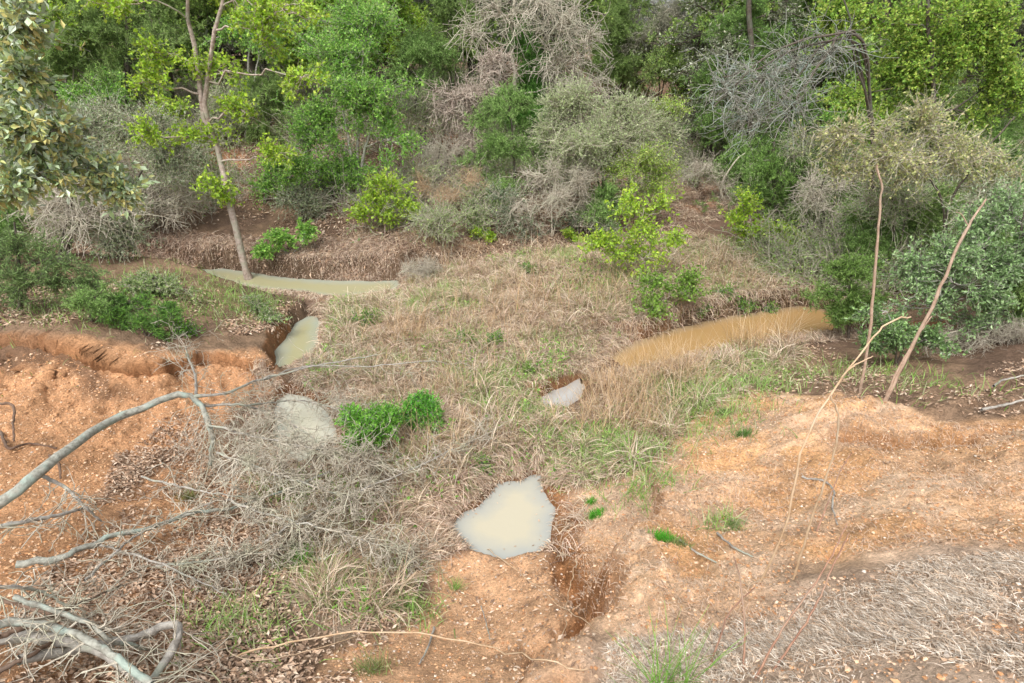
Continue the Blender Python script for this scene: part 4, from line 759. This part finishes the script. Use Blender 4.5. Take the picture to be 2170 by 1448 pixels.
def stalks():
    def stalk(lab, mat, paths, name="stalk", grp="tall dead stalks on the right", seed=0):
        rg = np.random.default_rng(400+seed); r = empty(name, paths[0][0][0], lab, "stalk", grp); limb_object("stem", mat, paths[:1], r, rg, 7, .06, jit=.0018)
        for p in paths[1:]: limb_object("side_stem", mat, [p], r, rg, 6, .06)
    b = hit(1822, 835); y = b[1]
    stalk("tall straight reddish stalk rising from the crest of the orange bank", B_RED, [([b, on_y(1840, 730, y), on_y(1852, 600, y), on_y(1862, 480, y), on_y(1868, 400, y), on_y(1858, 350, y)], .0125, .006)], seed=1)
    b = hit(1875, 850); y = b[1]
    stalk("tall reddish stalk leaning right, with a forked foot on the crest", B_RED, [([b, on_y(1930, 740, y), on_y(1985, 630, y), on_y(2030, 520, y), on_y(2065, 460, y), on_y(2090, 422, y)], .0155, .006), ([b, on_y(1900, 790, y), on_y(1940, 720, y), on_y(1975, 670, y)], .009, .004), ([on_y(2052, 480, y), on_y(2038, 455, y), on_y(2025, 450, y)], .004, .002)], seed=2)
    b = hit(1610, 1235); y = b[1]
    stalk("long straw coloured stalk arching up from the orange slope, with a side shoot", B_STRAW, [([b, on_y(1660, 1130, y), on_y(1700, 950, y+.1), on_y(1745, 860, y+.2), on_y(1830, 740, y+.3), on_y(1880, 685, y+.35), on_y(1930, 672, y+.4)], .0048, .0032), ([on_y(1775, 815, y+.25), on_y(1800, 782, y+.25), on_y(1850, 755, y+.3)], .005, .002)], seed=3)
    b = hit(1680, 1230); y = b[1]
    stalk("thin curved straw stalk beside the long arching one", B_STRAW, [([b, on_y(1720, 1100, y), on_y(1760, 980, y), on_y(1778, 890, y), on_y(1760, 840, y)], .005, .003)], seed=4)
    b = hit(1500, 700); b = hit(1790, 530); y = b[1]
    stalk("grey dead pole leaning in the hollow by the juniper", B_GREY, [([b, on_y(1800, 450, y), on_y(1812, 425, y)], .02, .015)], seed=5)
    b = hit(1300, 1500); y = b[1]
    for i, (lab, p) in enumerate((("dark red weed stem rising from the dry mound, left one", [(1490, 1448), (1520, 1370), (1545, 1300), (1600, 1245)]), ("dark red weed stem rising from the dry mound, forked middle one", [(1600, 1440), (1660, 1330), (1745, 1210), (1795, 1110)]), ("dark red weed stem rising from the dry mound, right one", [(1640, 1420), (1720, 1300), (1770, 1190), (1800, 1130)]), ("thin brown weed stem standing at the mound's left foot", [(1575, 1420), (1578, 1330), (1568, 1230), (1555, 1180)]), ("slim brown weed stem above the slope's middle", [(1730, 1130), (1760, 1050), (1780, 1000), (1805, 960)]))):
        b = hit(*p[0]); y = b[1]; q = [b]+[on_y(a, c, y+.15*(k+1)) for k, (a, c) in enumerate(p[1:])]
        stalk(lab, B_WEED, [(q, .0042, .002)], "dead_weed", "thin red weed stems", 10+i)
    # straw arcs low over the sand
    for i, (lab, p, r) in enumerate((("long straw stem arching low over the sand at the bottom", [(500, 1392, .05), (620, 1362, .1), (760, 1342, .14), (900, 1344, .15), (1040, 1372, .12), (1150, 1400, .08), (1245, 1418, .03)], .0055), ("straight straw stem slanting across the sand right of the pool", [(1005, 1145, .02), (1085, 1200, .06), (1160, 1262, .09), (1272, 1342, .05)], .0035), ("pale straw stem leaning at the edge of the gully", [(1222, 1182, .12), (1205, 1260, .1), (1190, 1370, .03)], .0035), ("pale straw stem curling beside the long arch", [(480, 1360, .05), (490, 1385, .08), (560, 1400, .1), (680, 1370, .1), (790, 1340, .05)], .003), ("dark dead stalk lying in the milky pool", [(1065, 1150, .012), (1090, 1115, .012), (1130, 1075, .012)], .003))):
        rg = np.random.default_rng(450+i); q = [up(*a) for a in p]
        rt = empty("straw_stem", q[0], lab, "stem", "straw stems by the sand"); limb_object("stem", B_STRAW, [(q, r, r*.5)], rt, rg, 6, .05)
stalks()

def underbrush():
    rng = np.random.default_rng(44)
    n = 4200; x = rng.uniform(-13, 9.5, n); y = rng.uniform(7, 15.5, n)
    dist = -sdf(x, y, FOOT); right = (x > 3.6) & (y > 6.6)
    den = fbm(x, y, .8, 3, 301)+.12
    for (px, py, r, k) in ((500, 450, 1.0, .55), (1470, 430, 1.1, .6), (620, 540, .9, .6), (1440, 300, .6, .5), (760, 530, .9, .5), (1350, 190, 1.6, .4), (1000, 330, .5, .3)):
        q = hit(px, py); den = den-k*np.exp(-((x-q[0])**2+(y-q[1])**2)/r**2)
    k = ((dist > .7) | right) & (den > rng.uniform(-.3, .35, n)) & ~wet(x, y); x = x[k]; y = y[k]
    m = 13; b = np.c_[x, y, H(x, y)]; sc = rng.uniform(.35, 1.1, len(b)); s0 = np.repeat(b, m, 0)+rng.normal(0, .04, (len(b)*m, 3))*[1, 1, .2]
    T1 = walks(s0, rng.normal(size=s0.shape)*[1, 1, .5]+[0, 0, .8], np.repeat(sc, m)*rng.uniform(.5, 1.1, len(s0)), 5, .2, (0, 0, -.02), rng)
    a = np.repeat(np.arange(len(T1)), 4); t = rng.integers(1, 5, len(a)); T2 = walks(T1[a, t], unit(T1[a, t+1]-T1[a, t])+rng.normal(size=(len(a), 3))*.7, .22*rng.uniform(.5, 1.3, len(a)), 4, .25, (0, 0, 0), rng)
    V, F = join([tubes(T1, np.linspace(1, .5, 6)[None]*rng.uniform(.003, .006, (len(T1), 1)), 3), tubes(T2, np.linspace(1, .6, 5)[None]*np.full((len(T2), 1), .0028), 3)])
    tag(mobj("underbrush_twigs", make_mesh("underbrush_twigs", V, F, None, True), B_PALE), "tangled grey twigs of the underbrush filling the far slope between the bushes", "underbrush", None, 'stuff')
    leafy = np.repeat(fbm(x, y, .9, 2, 305) > -.12, m*4); T3 = T2[leafy]; kk = 5
    ar = np.arange(len(T3))[:, None]; ti = rng.integers(0, 4, (len(T3), kk)); p = (T3[ar, ti]+rng.random((len(T3), kk, 1))*(T3[ar, ti+1]-T3[ar, ti])).reshape(-1, 3)
    V, F, T = leaves(p, rng.normal(size=p.shape), .040, .5, [(.30, .42, .16), (.38, .46, .24), (.24, .34, .12), (.34, .50, .12)], rng)
    tag(mobj("underbrush_leaves", make_mesh("underbrush_leaves", V, F, T), M_LEAF), "small green leaves of the tangled underbrush on the far slope", "underbrush", None, 'stuff')

# ------------------------------------------------------------------ scattered ground cover
def area_points(poly, n, rng):
    lo = poly.min(0); hi = poly.max(0); out = []; c = 0
    while c < n:
        p = rng.uniform(lo, hi, (n*2, 2)); p = p[sdf(p[:, 0], p[:, 1], poly) < 0]; out.append(p); c += len(p)
    return np.vstack(out)[:n]
def wet(x, y):
    return H(x, y) < .012
def nearwater(x, y):
    d = np.full(len(x), 9.)
    for P, r in ((POOL_TAIL, .4), (CREEK_FAR, .45), (POOL_FRONT, .22), (POOL_LEFT, .3), (CHANNEL, .2)):
        d = np.minimum(d, np.clip(sdf(x, y, P), 0, 9)/r)
    return .35+.65*sstep(.1, 1, d)
def blades(x, y, L, width, ang, lean, cols, rng, seg=3, droop=1.0, zoff=0.0):
    n = len(x); z = H(x, y)+zoff; L = L*rng.uniform(.5, 1.3, n)*nearwater(x, y)
    dh = np.stack([np.cos(ang), np.sin(ang)], 1); sd_ = np.stack([-dh[:, 1], dh[:, 0]], 1)
    tw = rng.uniform(-.8, .8, n); W3 = np.c_[sd_*np.cos(tw)[:, None], np.sin(tw)]
    el = np.clip(lean, .05, 1.5); P = [np.c_[x, y, z-.01]]; cur = P[0].copy(); e = el.copy(); st = L/seg
    for k in range(seg):
        cur = cur+np.c_[dh*np.cos(e)[:, None], np.sin(e)]*st[:, None]; 
        cur[:, 2] = np.maximum(cur[:, 2], H(cur[:, 0], cur[:, 1])+.004+.012*rng.random(n))
        P.append(cur.copy()); e = e-droop*rng.uniform(.2, .8, n)
    P = np.stack(P, 1); wd = width*rng.uniform(.7, 1.3, n)
    prof = np.linspace(1, .25, seg+1)
    A = P+W3[:, None]*(wd[:, None]*prof[None])[..., None]*.5; B = P-W3[:, None]*(wd[:, None]*prof[None])[..., None]*.5
    V = np.stack([A, B], 2).reshape(-1, 3); b = np.arange(n)[:, None, None]*(2*(seg+1))+np.arange(seg)[None, :, None]*2
    F = (b+np.array([0, 1, 3, 2])[None, None]).reshape(-1, 4)
    cols = np.asarray(cols); c = cols[rng.integers(0, len(cols), n)]*rng.uniform(.7, 1.25, n)[:, None]
    return V, F, np.repeat(c, 2*(seg+1), 0)
def emit(name, parts, mat, label, kind='stuff', cat='grass'):
    V = []; F = []; T = []; o = 0
    for v, f, t in parts: V.append(v); F.append(f+o); T.append(t); o += len(v)
    ob = mobj(name, make_mesh(name, np.vstack(V), np.vstack(F), np.vstack(T)), mat); tag(ob, label, cat, None, kind); return ob
STRAW = [(.68, .56, .41), (.58, .47, .33), (.76, .65, .51), (.50, .38, .27), (.66, .51, .41), (.42, .30, .20), (.34, .24, .16)]
PINKSTRAW = [(.62, .48, .37), (.52, .38, .29), (.70, .57, .45), (.42, .30, .23)]
GRN = [(.30, .43, .13), (.38, .46, .19), (.22, .38, .09), (.44, .46, .27), (.26, .42, .08)]
BGRN = [(.16, .34, .05), (.21, .38, .07), (.25, .36, .1)]
def covers():
    rng = np.random.default_rng(5)
    isl = Z_ISLAND
    def flow(x, y): return 6.5*fbm(x, y, .9, 2, 201)+2.2*fbm(x, y, 3.5, 2, 202)-1.2
    parts = []
    # matted straw, thicker where clumped
    p = area_points(isl, 150000, rng); k = (fbm(p[:, 0], p[:, 1], 3.2, 3, 203) > rng.uniform(-.55, .25, len(p))) & ~wet(p[:, 0], p[:, 1]); p = p[k]
    cl = fbm(p[:, 0], p[:, 1], 4.5, 3, 204)
    parts.append(blades(p[:, 0], p[:, 1], .115+.10*np.clip(cl+.2, 0, .6), .0085, flow(p[:, 0], p[:, 1])+rng.normal(0, 1.1, len(p)), np.abs(rng.normal(.45, .42, len(p)))+.4*np.clip(cl, 0, 1), STRAW, rng, 3, 1.1))
    # bunch tussocks
    c = area_points(isl, 380, rng); c = c[~wet(c[:, 0], c[:, 1])]; m = 70
    cx = np.repeat(c[:, 0], m)+rng.normal(0, .035, len(c)*m); cy = np.repeat(c[:, 1], m)+rng.normal(0, .035, len(c)*m); a = rng.uniform(0, 6.28, len(cx)); k = ~wet(cx, cy)
    parts.append(blades(cx[k], cy[k], np.repeat(rng.uniform(.12, .34, len(c)), m)[k], .0075, a[k], rng.uniform(.5, 1.4, k.sum()), STRAW+[(.30, .31, .15)], rng, 4, .75))
    # banks hanging with dead grass: along every waterline
    for P, nn in ((CREEK_FAR, 9000), (CREEK_RIGHT, 15000), (CHANNEL, 4500), (POOL_FRONT, 6500), (POOL_LEFT, 5000), (POOL_SMALL, 3000)):
        i = rng.integers(0, len(P), nn); t = rng.random((nn, 1)); e = P[(i+1) % len(P)]-P[i]; nrm = np.c_[e[:, 1], -e[:, 0]]; nrm /= np.maximum(np.linalg.norm(nrm, axis=1, keepdims=True), 1e-6)
        q = P[i]+e*t; o = rng.uniform(.0, .28, (nn, 1)); cen = P.mean(0)
        sg = np.where(sdf(q[:, 0]+nrm[:, 0]*.02, q[:, 1]+nrm[:, 1]*.02, P) > 0, 1, -1)[:, None]; q = q+nrm*sg*o
        s = hzone(Z_SAND, q[:, 0], q[:, 1], .06, 106, .1); k = ~wet(q[:, 0], q[:, 1]) & (s < .3) & (sdf(q[:, 0], q[:, 1], SANDBAR) > .0) & (sdf(q[:, 0], q[:, 1], TER) > .02) & ((sdf(q[:, 0], q[:, 1], RSIDE) > .10) | (q[:, 1] > 3.75) | (rng.random(nn) < .25))
        inward = np.arctan2(-(nrm*sg)[:, 1], -(nrm*sg)[:, 0])
        a = np.where(rng.random(nn) < .55, inward+rng.normal(0, .5, nn), rng.uniform(0, 6.28, nn))
        parts.append(blades(q[k, 0], q[k, 1], np.full(k.sum(), .17), .0075, a[k], rng.uniform(.1, 1.2, k.sum()), STRAW+PINKSTRAW, rng, 4, 1.1))
    emit("dry_grass", parts, M_GRASS, "matted straw coloured dead grass covering the low island between the creeks")
    # green blades in patches
    parts = []
    p = area_points(isl, 80000, rng); g = fbm(p[:, 0], p[:, 1], 1.1, 3, 211)+.6*fbm(p[:, 0], p[:, 1], 5, 2, 212); qb = hit(740, 1190); g = g-.55*np.exp(-((p[:, 0]-qb[0])**2+(p[:, 1]-qb[1])**2)/.45); k = (g > rng.uniform(-.25, .5, len(p))) & ~wet(p[:, 0], p[:, 1]); p = p[k]
    parts.append(blades(p[:, 0], p[:, 1], .12, .0075, rng.uniform(0, 6.28, len(p)), rng.uniform(.5, 1.45, len(p)), GRN, rng, 3, .6))
    for (px, py, r, n) in [(a, b, c*1.25, int(d*.5)) for a, b, c, d in ((1180, 800, .3, 700), (1330, 960, .35, 1500), (1240, 940, .35, 1300), (1480, 880, .45, 2200), (1150, 880, .3, 600), (990, 720, .25, 700), (1000, 840, .2, 500), (700, 1170, .4, 260), (820, 1240, .3, 260), (560, 1350, .25, 300), (880, 1300, .12, 250), (850, 1000, .2, 400), (480, 1320, .2, 400), (1500, 560, .8, 3000), (1640, 560, .6, 2500), (1400, 640, .5, 1500), (780, 640, .3, 1200), (930, 650, .4, 900), (1560, 740, .35, 900), (1720, 700, .2, 800), (1700, 790, .4, 700), (1850, 790, .4, 500), (1950, 820, .4, 450), (1370, 1040, .2, 500), (1290, 640, .6, 1500), (350, 620, .9, 3000), (480, 640, .5, 1500), (180, 640, .7, 2200), (560, 650, .3, 800), (1620, 820, .25, 700), (1420, 820, .3, 900), (640, 1240, .2, 300), (1530, 1110, .08, 200), (1100, 570, .3, 600), (1080, 1000, .2, 400))]:
        q = hit(px, py); x = q[0]+rng.normal(0, r*.5, n); y = q[1]+rng.normal(0, r*.5, n); k = ~wet(x, y)
        parts.append(blades(x[k], y[k], np.full(k.sum(), .13), .0065, rng.uniform(0, 6.28, k.sum()), rng.uniform(.6, 1.5, k.sum()), GRN+BGRN[:1], rng, 3, .6))
    p = area_points(isl, 26000, rng); g = fbm(p[:, 0], p[:, 1], 2.2, 3, 215); p = p[(g > rng.uniform(.02, .5, len(p))) & ~wet(p[:, 0], p[:, 1])]; n = len(p)
    pos = np.c_[p[:, 0], p[:, 1], H(p[:, 0], p[:, 1])+rng.uniform(.02, .10, n)]; V, F, T = leaves(pos, rng.normal(size=(n, 3))+np.array([0, 0, .4]), .036, .45, [(.24, .46, .08), (.32, .52, .12), (.18, .38, .07)], rng, .4, 1.5)
    emit("green_weeds", [(V, F, T)], M_LEAF, "small green weed leaves sprouting all through the straw of the island", cat="weeds")
    emit("green_grass", parts, M_GRASS, "thin green grass coming up in patches through the dead straw")
    # tall tan reeds by the right creek
    parts = []
    for (px, py, r, n) in ((1300, 840, .5, 420), (1420, 800, .45, 520), (1250, 810, .3, 220), (1480, 750, .3, 260), (1600, 745, .25, 130), (1350, 900, .4, 240), (1440, 690, .2, 90), (1200, 560, 1.0, 140), (960, 560, .6, 160), (900, 540, .4, 80), (860, 720, .25, 180), (950, 830, .25, 120), (1080, 500, .4, 60), (1000, 720, 1.2, 520), (1150, 640, 1.2, 520), (1250, 900, .6, 260), (900, 960, .6, 260), (1300, 620, 1.0, 350), (1500, 590, 1.0, 300), (1560, 735, .25, 160), (1660, 725, .2, 120)):
        q = hit(px, py); x = q[0]+rng.normal(0, r*.5, n); y = q[1]+rng.normal(0, r*.4, n); k = H(x, y) > -.08
        parts.append(blades(x[k], y[k], np.full(k.sum(), .42), .0045, rng.uniform(0, 6.28, k.sum()), rng.uniform(.85, 1.5, k.sum()), [(.58, .41, .24), (.50, .33, .19), (.62, .48, .32)], rng, 5, .22))
    emit("reed_grass", parts, M_GRASS, "tall thin tan reed stems standing along the rusty creek")
    # far slope straw and tussocks
    parts = []
    slope = hitpoly([(880, 575), (960, 545), (1240, 525), (1480, 480), (1560, 440), (1500, 330), (1420, 300), (1300, 420), (1000, 430), (850, 400), (760, 470), (640, 560)])
    p = area_points(slope, 60000, rng); k = (fbm(p[:, 0], p[:, 1], 2, 3, 221) > rng.uniform(-.5, .4, len(p))) & ~wet(p[:, 0], p[:, 1]); p = p[k]
    parts.append(blades(p[:, 0], p[:, 1], .17, .009, -1.5+rng.normal(0, .8, len(p)), np.abs(rng.normal(.5, .4, len(p))), PINKSTRAW+STRAW[:2], rng, 3, .8))
    foot = W([(240, 548), (430, 560), (520, 565), (640, 582), (760, 585), (850, 582), (830, 550), (600, 540), (400, 530), (240, 530)], .15)
    p = area_points(foot, 16000, rng); k = ~wet(p[:, 0], p[:, 1]); p = p[k]
    parts.append(blades(p[:, 0], p[:, 1], .16, .010, -1.57+rng.normal(0, 1.2, len(p)), np.abs(rng.normal(.3, .4, len(p))), PINKSTRAW+[(.36, .25, .17)], rng, 4, .9))
    emit("slope_grass", parts, M_GRASS, "pinkish straw grass hanging down the foot of the far bank")
    # dry mound close to the camera
    parts = []
    p = area_points(Z_MOUND, 60000, rng); k = fbm(p[:, 0], p[:, 1], 3.5, 4, 231)-.9*np.clip(.45+sdf(p[:, 0], p[:, 1], Z_MOUND), 0, 1)/.45*.62 > rng.uniform(-.7, .4, len(p)); p = p[k]
    parts.append(blades(p[:, 0], p[:, 1], .045, .0036, 2.3+rng.normal(0, 1.1, len(p)), np.abs(rng.normal(.12, .2, len(p))), [(.74, .65, .54), (.62, .52, .42), (.84, .77, .67), (.46, .37, .28), (.34, .26, .19), (.68, .52, .38)], rng, 3, .6))
    p = area_points(Z_RIGHTCLAY, 24000, rng); k = fbm(p[:, 0], p[:, 1], 2.4, 3, 233) > rng.uniform(-.35, .4, len(p)); p = p[k]
    parts.append(blades(p[:, 0], p[:, 1], .045, .0038, 2.2+rng.normal(0, .9, len(p)), np.abs(rng.normal(.2, .25, len(p))), [(.58, .42, .30), (.48, .34, .23), (.64, .50, .38)], rng, 2, .6))
    emit("mound_grass", parts, M_GRASS, "short bleached dead grass lying over the near mound at the bottom right")
    # leaf litter
    def litter(poly, n, size, thr, seed, cols):
        p = area_points(poly, n, rng); k = (fbm(p[:, 0], p[:, 1], 1.8, 3, seed) > rng.uniform(thr-.3, thr+.3, len(p))) & ~wet(p[:, 0], p[:, 1]); p = p[k]; n = len(p)
        a = rng.uniform(0, 6.28, n); ax = np.c_[np.cos(a), np.sin(a), rng.normal(.05, .25, n)]
        gx = samp(GXg, p[:, 0], p[:, 1]); gy = samp(GYg, p[:, 0], p[:, 1]); ax[:, 2] += np.clip(gx*ax[:, 0]+gy*ax[:, 1], -2, 2)
        pos = np.c_[p[:, 0], p[:, 1], H(p[:, 0], p[:, 1])+rng.uniform(.004, .02, n)]
        return leaves(pos, ax, size, .42, cols, rng, .5, 2.2)
    BR = [(.48, .34, .24), (.38, .26, .18), (.54, .41, .30), (.28, .19, .13), (.44, .30, .20), (.60, .48, .37)]
    basin = hitpoly([(250, 960), (440, 900), (600, 1000), (700, 1150), (880, 1240), (880, 1330), (760, 1420), (700, 1520), (-100, 1560), (60, 1250), (180, 1130)])
    terr = hitpoly([(-100, 600), (200, 600), (400, 610), (640, 650), (590, 735), (330, 745), (190, 700), (-100, 700)])
    farl = np.array([[-13, 8.6], [-6, 8.6], [-3.6, 8.2], [-.9, 8.1], [.6, 9.2], [3.2, 10.4], [3, 16], [-13, 16]])
    rb = hitpoly([(1560, 790), (1720, 730), (1840, 740), (1900, 800), (2200, 750), (2200, 890), (1900, 870), (1500, 840)])
    sandl = hitpoly([(930, 1195), (1160, 1170), (1250, 1300), (1290, 1448), (640, 1448), (850, 1330)])
    parts = [litter(basin, 34000, .035, -.02, 241, BR), litter(Z_MOUND, 2500, .022, .1, 249, BR), litter(terr, 16000, .045, -.1, 242, BR), litter(farl, 90000, .065, -.1, 243, BR), litter(rb, 6000, .035, .02, 244, BR), litter(sandl, 750, .032, .0, 245, BR), litter(Z_RIGHTCLAY, 3500, .022, .25, 246, BR[:5]), litter(isl, 5000, .045, .1, 247, BR), litter(np.array([[3.4, 7.2], [12, 7.2], [12, 16], [4.5, 16]]), 26000, .065, -.1, 248, [(.25, .17, .11), (.17, .12, .08), (.33, .24, .17)])]
    fl = area_points(POOL_FRONT, 26, rng); ed = sdf(fl[:, 0], fl[:, 1], POOL_FRONT) > -.13; fl = fl[ed]; a = rng.uniform(0, 6.28, len(fl))
    parts.append(leaves(np.c_[fl, np.full(len(fl), .008)], np.c_[np.cos(a), np.sin(a), 0*a], .028, .35, BR, rng, .1, 9))
    parts.append(litter(hitpoly([(330, 900), (430, 870), (470, 1000), (350, 1060), (200, 1070)]), 3000, .034, -.15, 250, BR))
    emit("leaf_litter", parts, M_LITTER, "fallen brown oak leaves spread over the banks and the basin", cat="leaves")
    # pebbles and clods
    from itertools import product
    g = np.array(list(product((-1, 1), repeat=3)), float); ico = np.array([[1, 0, 0], [-1, 0, 0], [0, 1, 0], [0, -1, 0], [0, 0, 1], [0, 0, -1]], float)
    FO = np.array([[0, 2, 4], [2, 1, 4], [1, 3, 4], [3, 0, 4], [2, 0, 5], [1, 2, 5], [3, 1, 5], [0, 3, 5]])
    def stones(p, size, cols, sp=.5):
        n = len(p); s = size*np.exp(rng.normal(0, sp, n)); s = np.minimum(s, size*3)
        v = ico[None]*rng.uniform(.6, 1.2, (n, 6, 1))*s[:, None, None]*np.array([1, 1, .6]); a = rng.uniform(0, 6.28, n); ca, sa = np.cos(a)[:, None], np.sin(a)[:, None]
        v = np.stack([v[..., 0]*ca-v[..., 1]*sa, v[..., 0]*sa+v[..., 1]*ca, v[..., 2]], -1)+np.c_[p, H(p[:, 0], p[:, 1])+s*.2][:, None]
        cc = np.asarray(cols)[rng.integers(0, len(cols), n)]*rng.uniform(.8, 1.2, n)[:, None]
        return v.reshape(-1, 3), (FO[None]+np.arange(n)[:, None, None]*6).reshape(-1, 3), np.repeat(cc, 6, 0)
    PEB = [(.70, .56, .42), (.60, .43, .30), (.76, .66, .56), (.5, .34, .23)]; CLOD = [(.66, .40, .22), (.55, .29, .14), (.74, .52, .35), (.42, .22, .11)]
    def dry(q): return q[~wet(q[:, 0], q[:, 1])]
    parts = [stones(dry(area_points(Z_RIGHTCLAY, 2000, rng)), .004, PEB), stones(dry(area_points(Z_SAND, 500, rng)), .005, PEB), stones(dry(area_points(Z_LEFTCLAY, 350, rng)), .005, PEB),
             stones(dry(area_points(Z_RIGHTCLAY, 16000, rng)), .0042, CLOD, .6), stones(dry(area_points(Z_LEFTCLAY, 11000, rng)), .0055, CLOD, .6), stones(dry(area_points(Z_SAND, 3000, rng)), .004, CLOD, .6), stones(dry(area_points(Z_BASINCLAY, 1500, rng)), .005, CLOD, .6), stones(area_points(Z_MOUND, 3500, rng), .005, PEB+CLOD)]
    emit("pebbles", parts, M_LITTER, "small pale pebbles and clay crumbs strewn over the orange soil", cat="gravel")
    # single green tufts: things of their own
    for i, (px, py, r, n, L, lab, cols) in enumerate(((1262, 1095, .045, 260, .05, "small vivid green moss tuft at the pool's right bank", [(.08, .36, .02), (.12, .42, .04)]), (1250, 1068, .03, 120, .05, "tiny green tuft just above the vivid moss tuft at the pool's bank", [(.08, .34, .02), (.14, .4, .05)]), (1408, 1145, .06, 380, .045, "wide vivid green moss tuft on the orange slope", [(.08, .36, .02), (.12, .42, .04)]), (1575, 925, .05, 240, .07, "dark green tuft on the pale upper slope", [(.10, .22, .05), (.15, .26, .07)]), (1533, 880, .07, 280, .06, "flat green tuft on the pale crest of the slope", [(.12, .22, .06), (.18, .28, .08)]), (1440, 1155, .05, 160, .04, "dull olive tuft right of the wide vivid one", [(.2, .24, .08)]), (1555, 1115, .05, 160, .05, "thin olive green tuft beside the flat stick", [(.2, .28, .1), (.26, .32, .13)]), (640, 1195, .05, 200, .12, "leafy green grass clump in the litter left of the sand", [(.12, .38, .04), (.17, .42, .06)]), (1410, 1470, .07, 90, .26, "tall green grass clump at the bottom edge right of the sand", [(.16, .34, .05), (.22, .38, .08)]), (1000, 1040, .04, 130, .08, "short green tuft on the pool's upper left lip", [(.2, .36, .06)]), (965, 1250, .03, 50, .09, "thin green blades at the left edge of the sand", [(.2, .34, .08)]), (870, 605, .06, 120, .25, "tan and green reed tuft at the right end of the far creek", [(.5, .38, .2), (.28, .34, .1)]), (400, 1060, .05, 130, .10, "olive grass tuft in the brown leaf litter", [(.22, .28, .08), (.3, .32, .14)]), (860, 1290, .05, 140, .1, "green tuft beside the leaf strewn edge of the sand", [(.18, .34, .07)]), (790, 1420, .07, 180, .1, "olive tuft at the bottom edge left of the sand", [(.2, .28, .08), (.3, .3, .14)]), (1120, 790, .05, 160, .14, "green tuft in the straw near the island's right side", [(.18, .34, .06)]))):
        q = hit(px, py); rg = np.random.default_rng(600+i); x = q[0]+rg.normal(0, r*.6, n); y = q[1]+rg.normal(0, r*.45, n)
        V, F, T = blades(x, y, np.full(n, L), .004, rg.uniform(0, 6.28, n), rg.uniform(.8, 1.5, n), cols, rg, 3, .35)
        ob = mobj("grass_tuft", make_mesh("grass_tuft", V-q, F, T), M_GRASS); ob.location = q; tag(ob, lab, "tuft", "single green tufts")
covers()
underbrush()
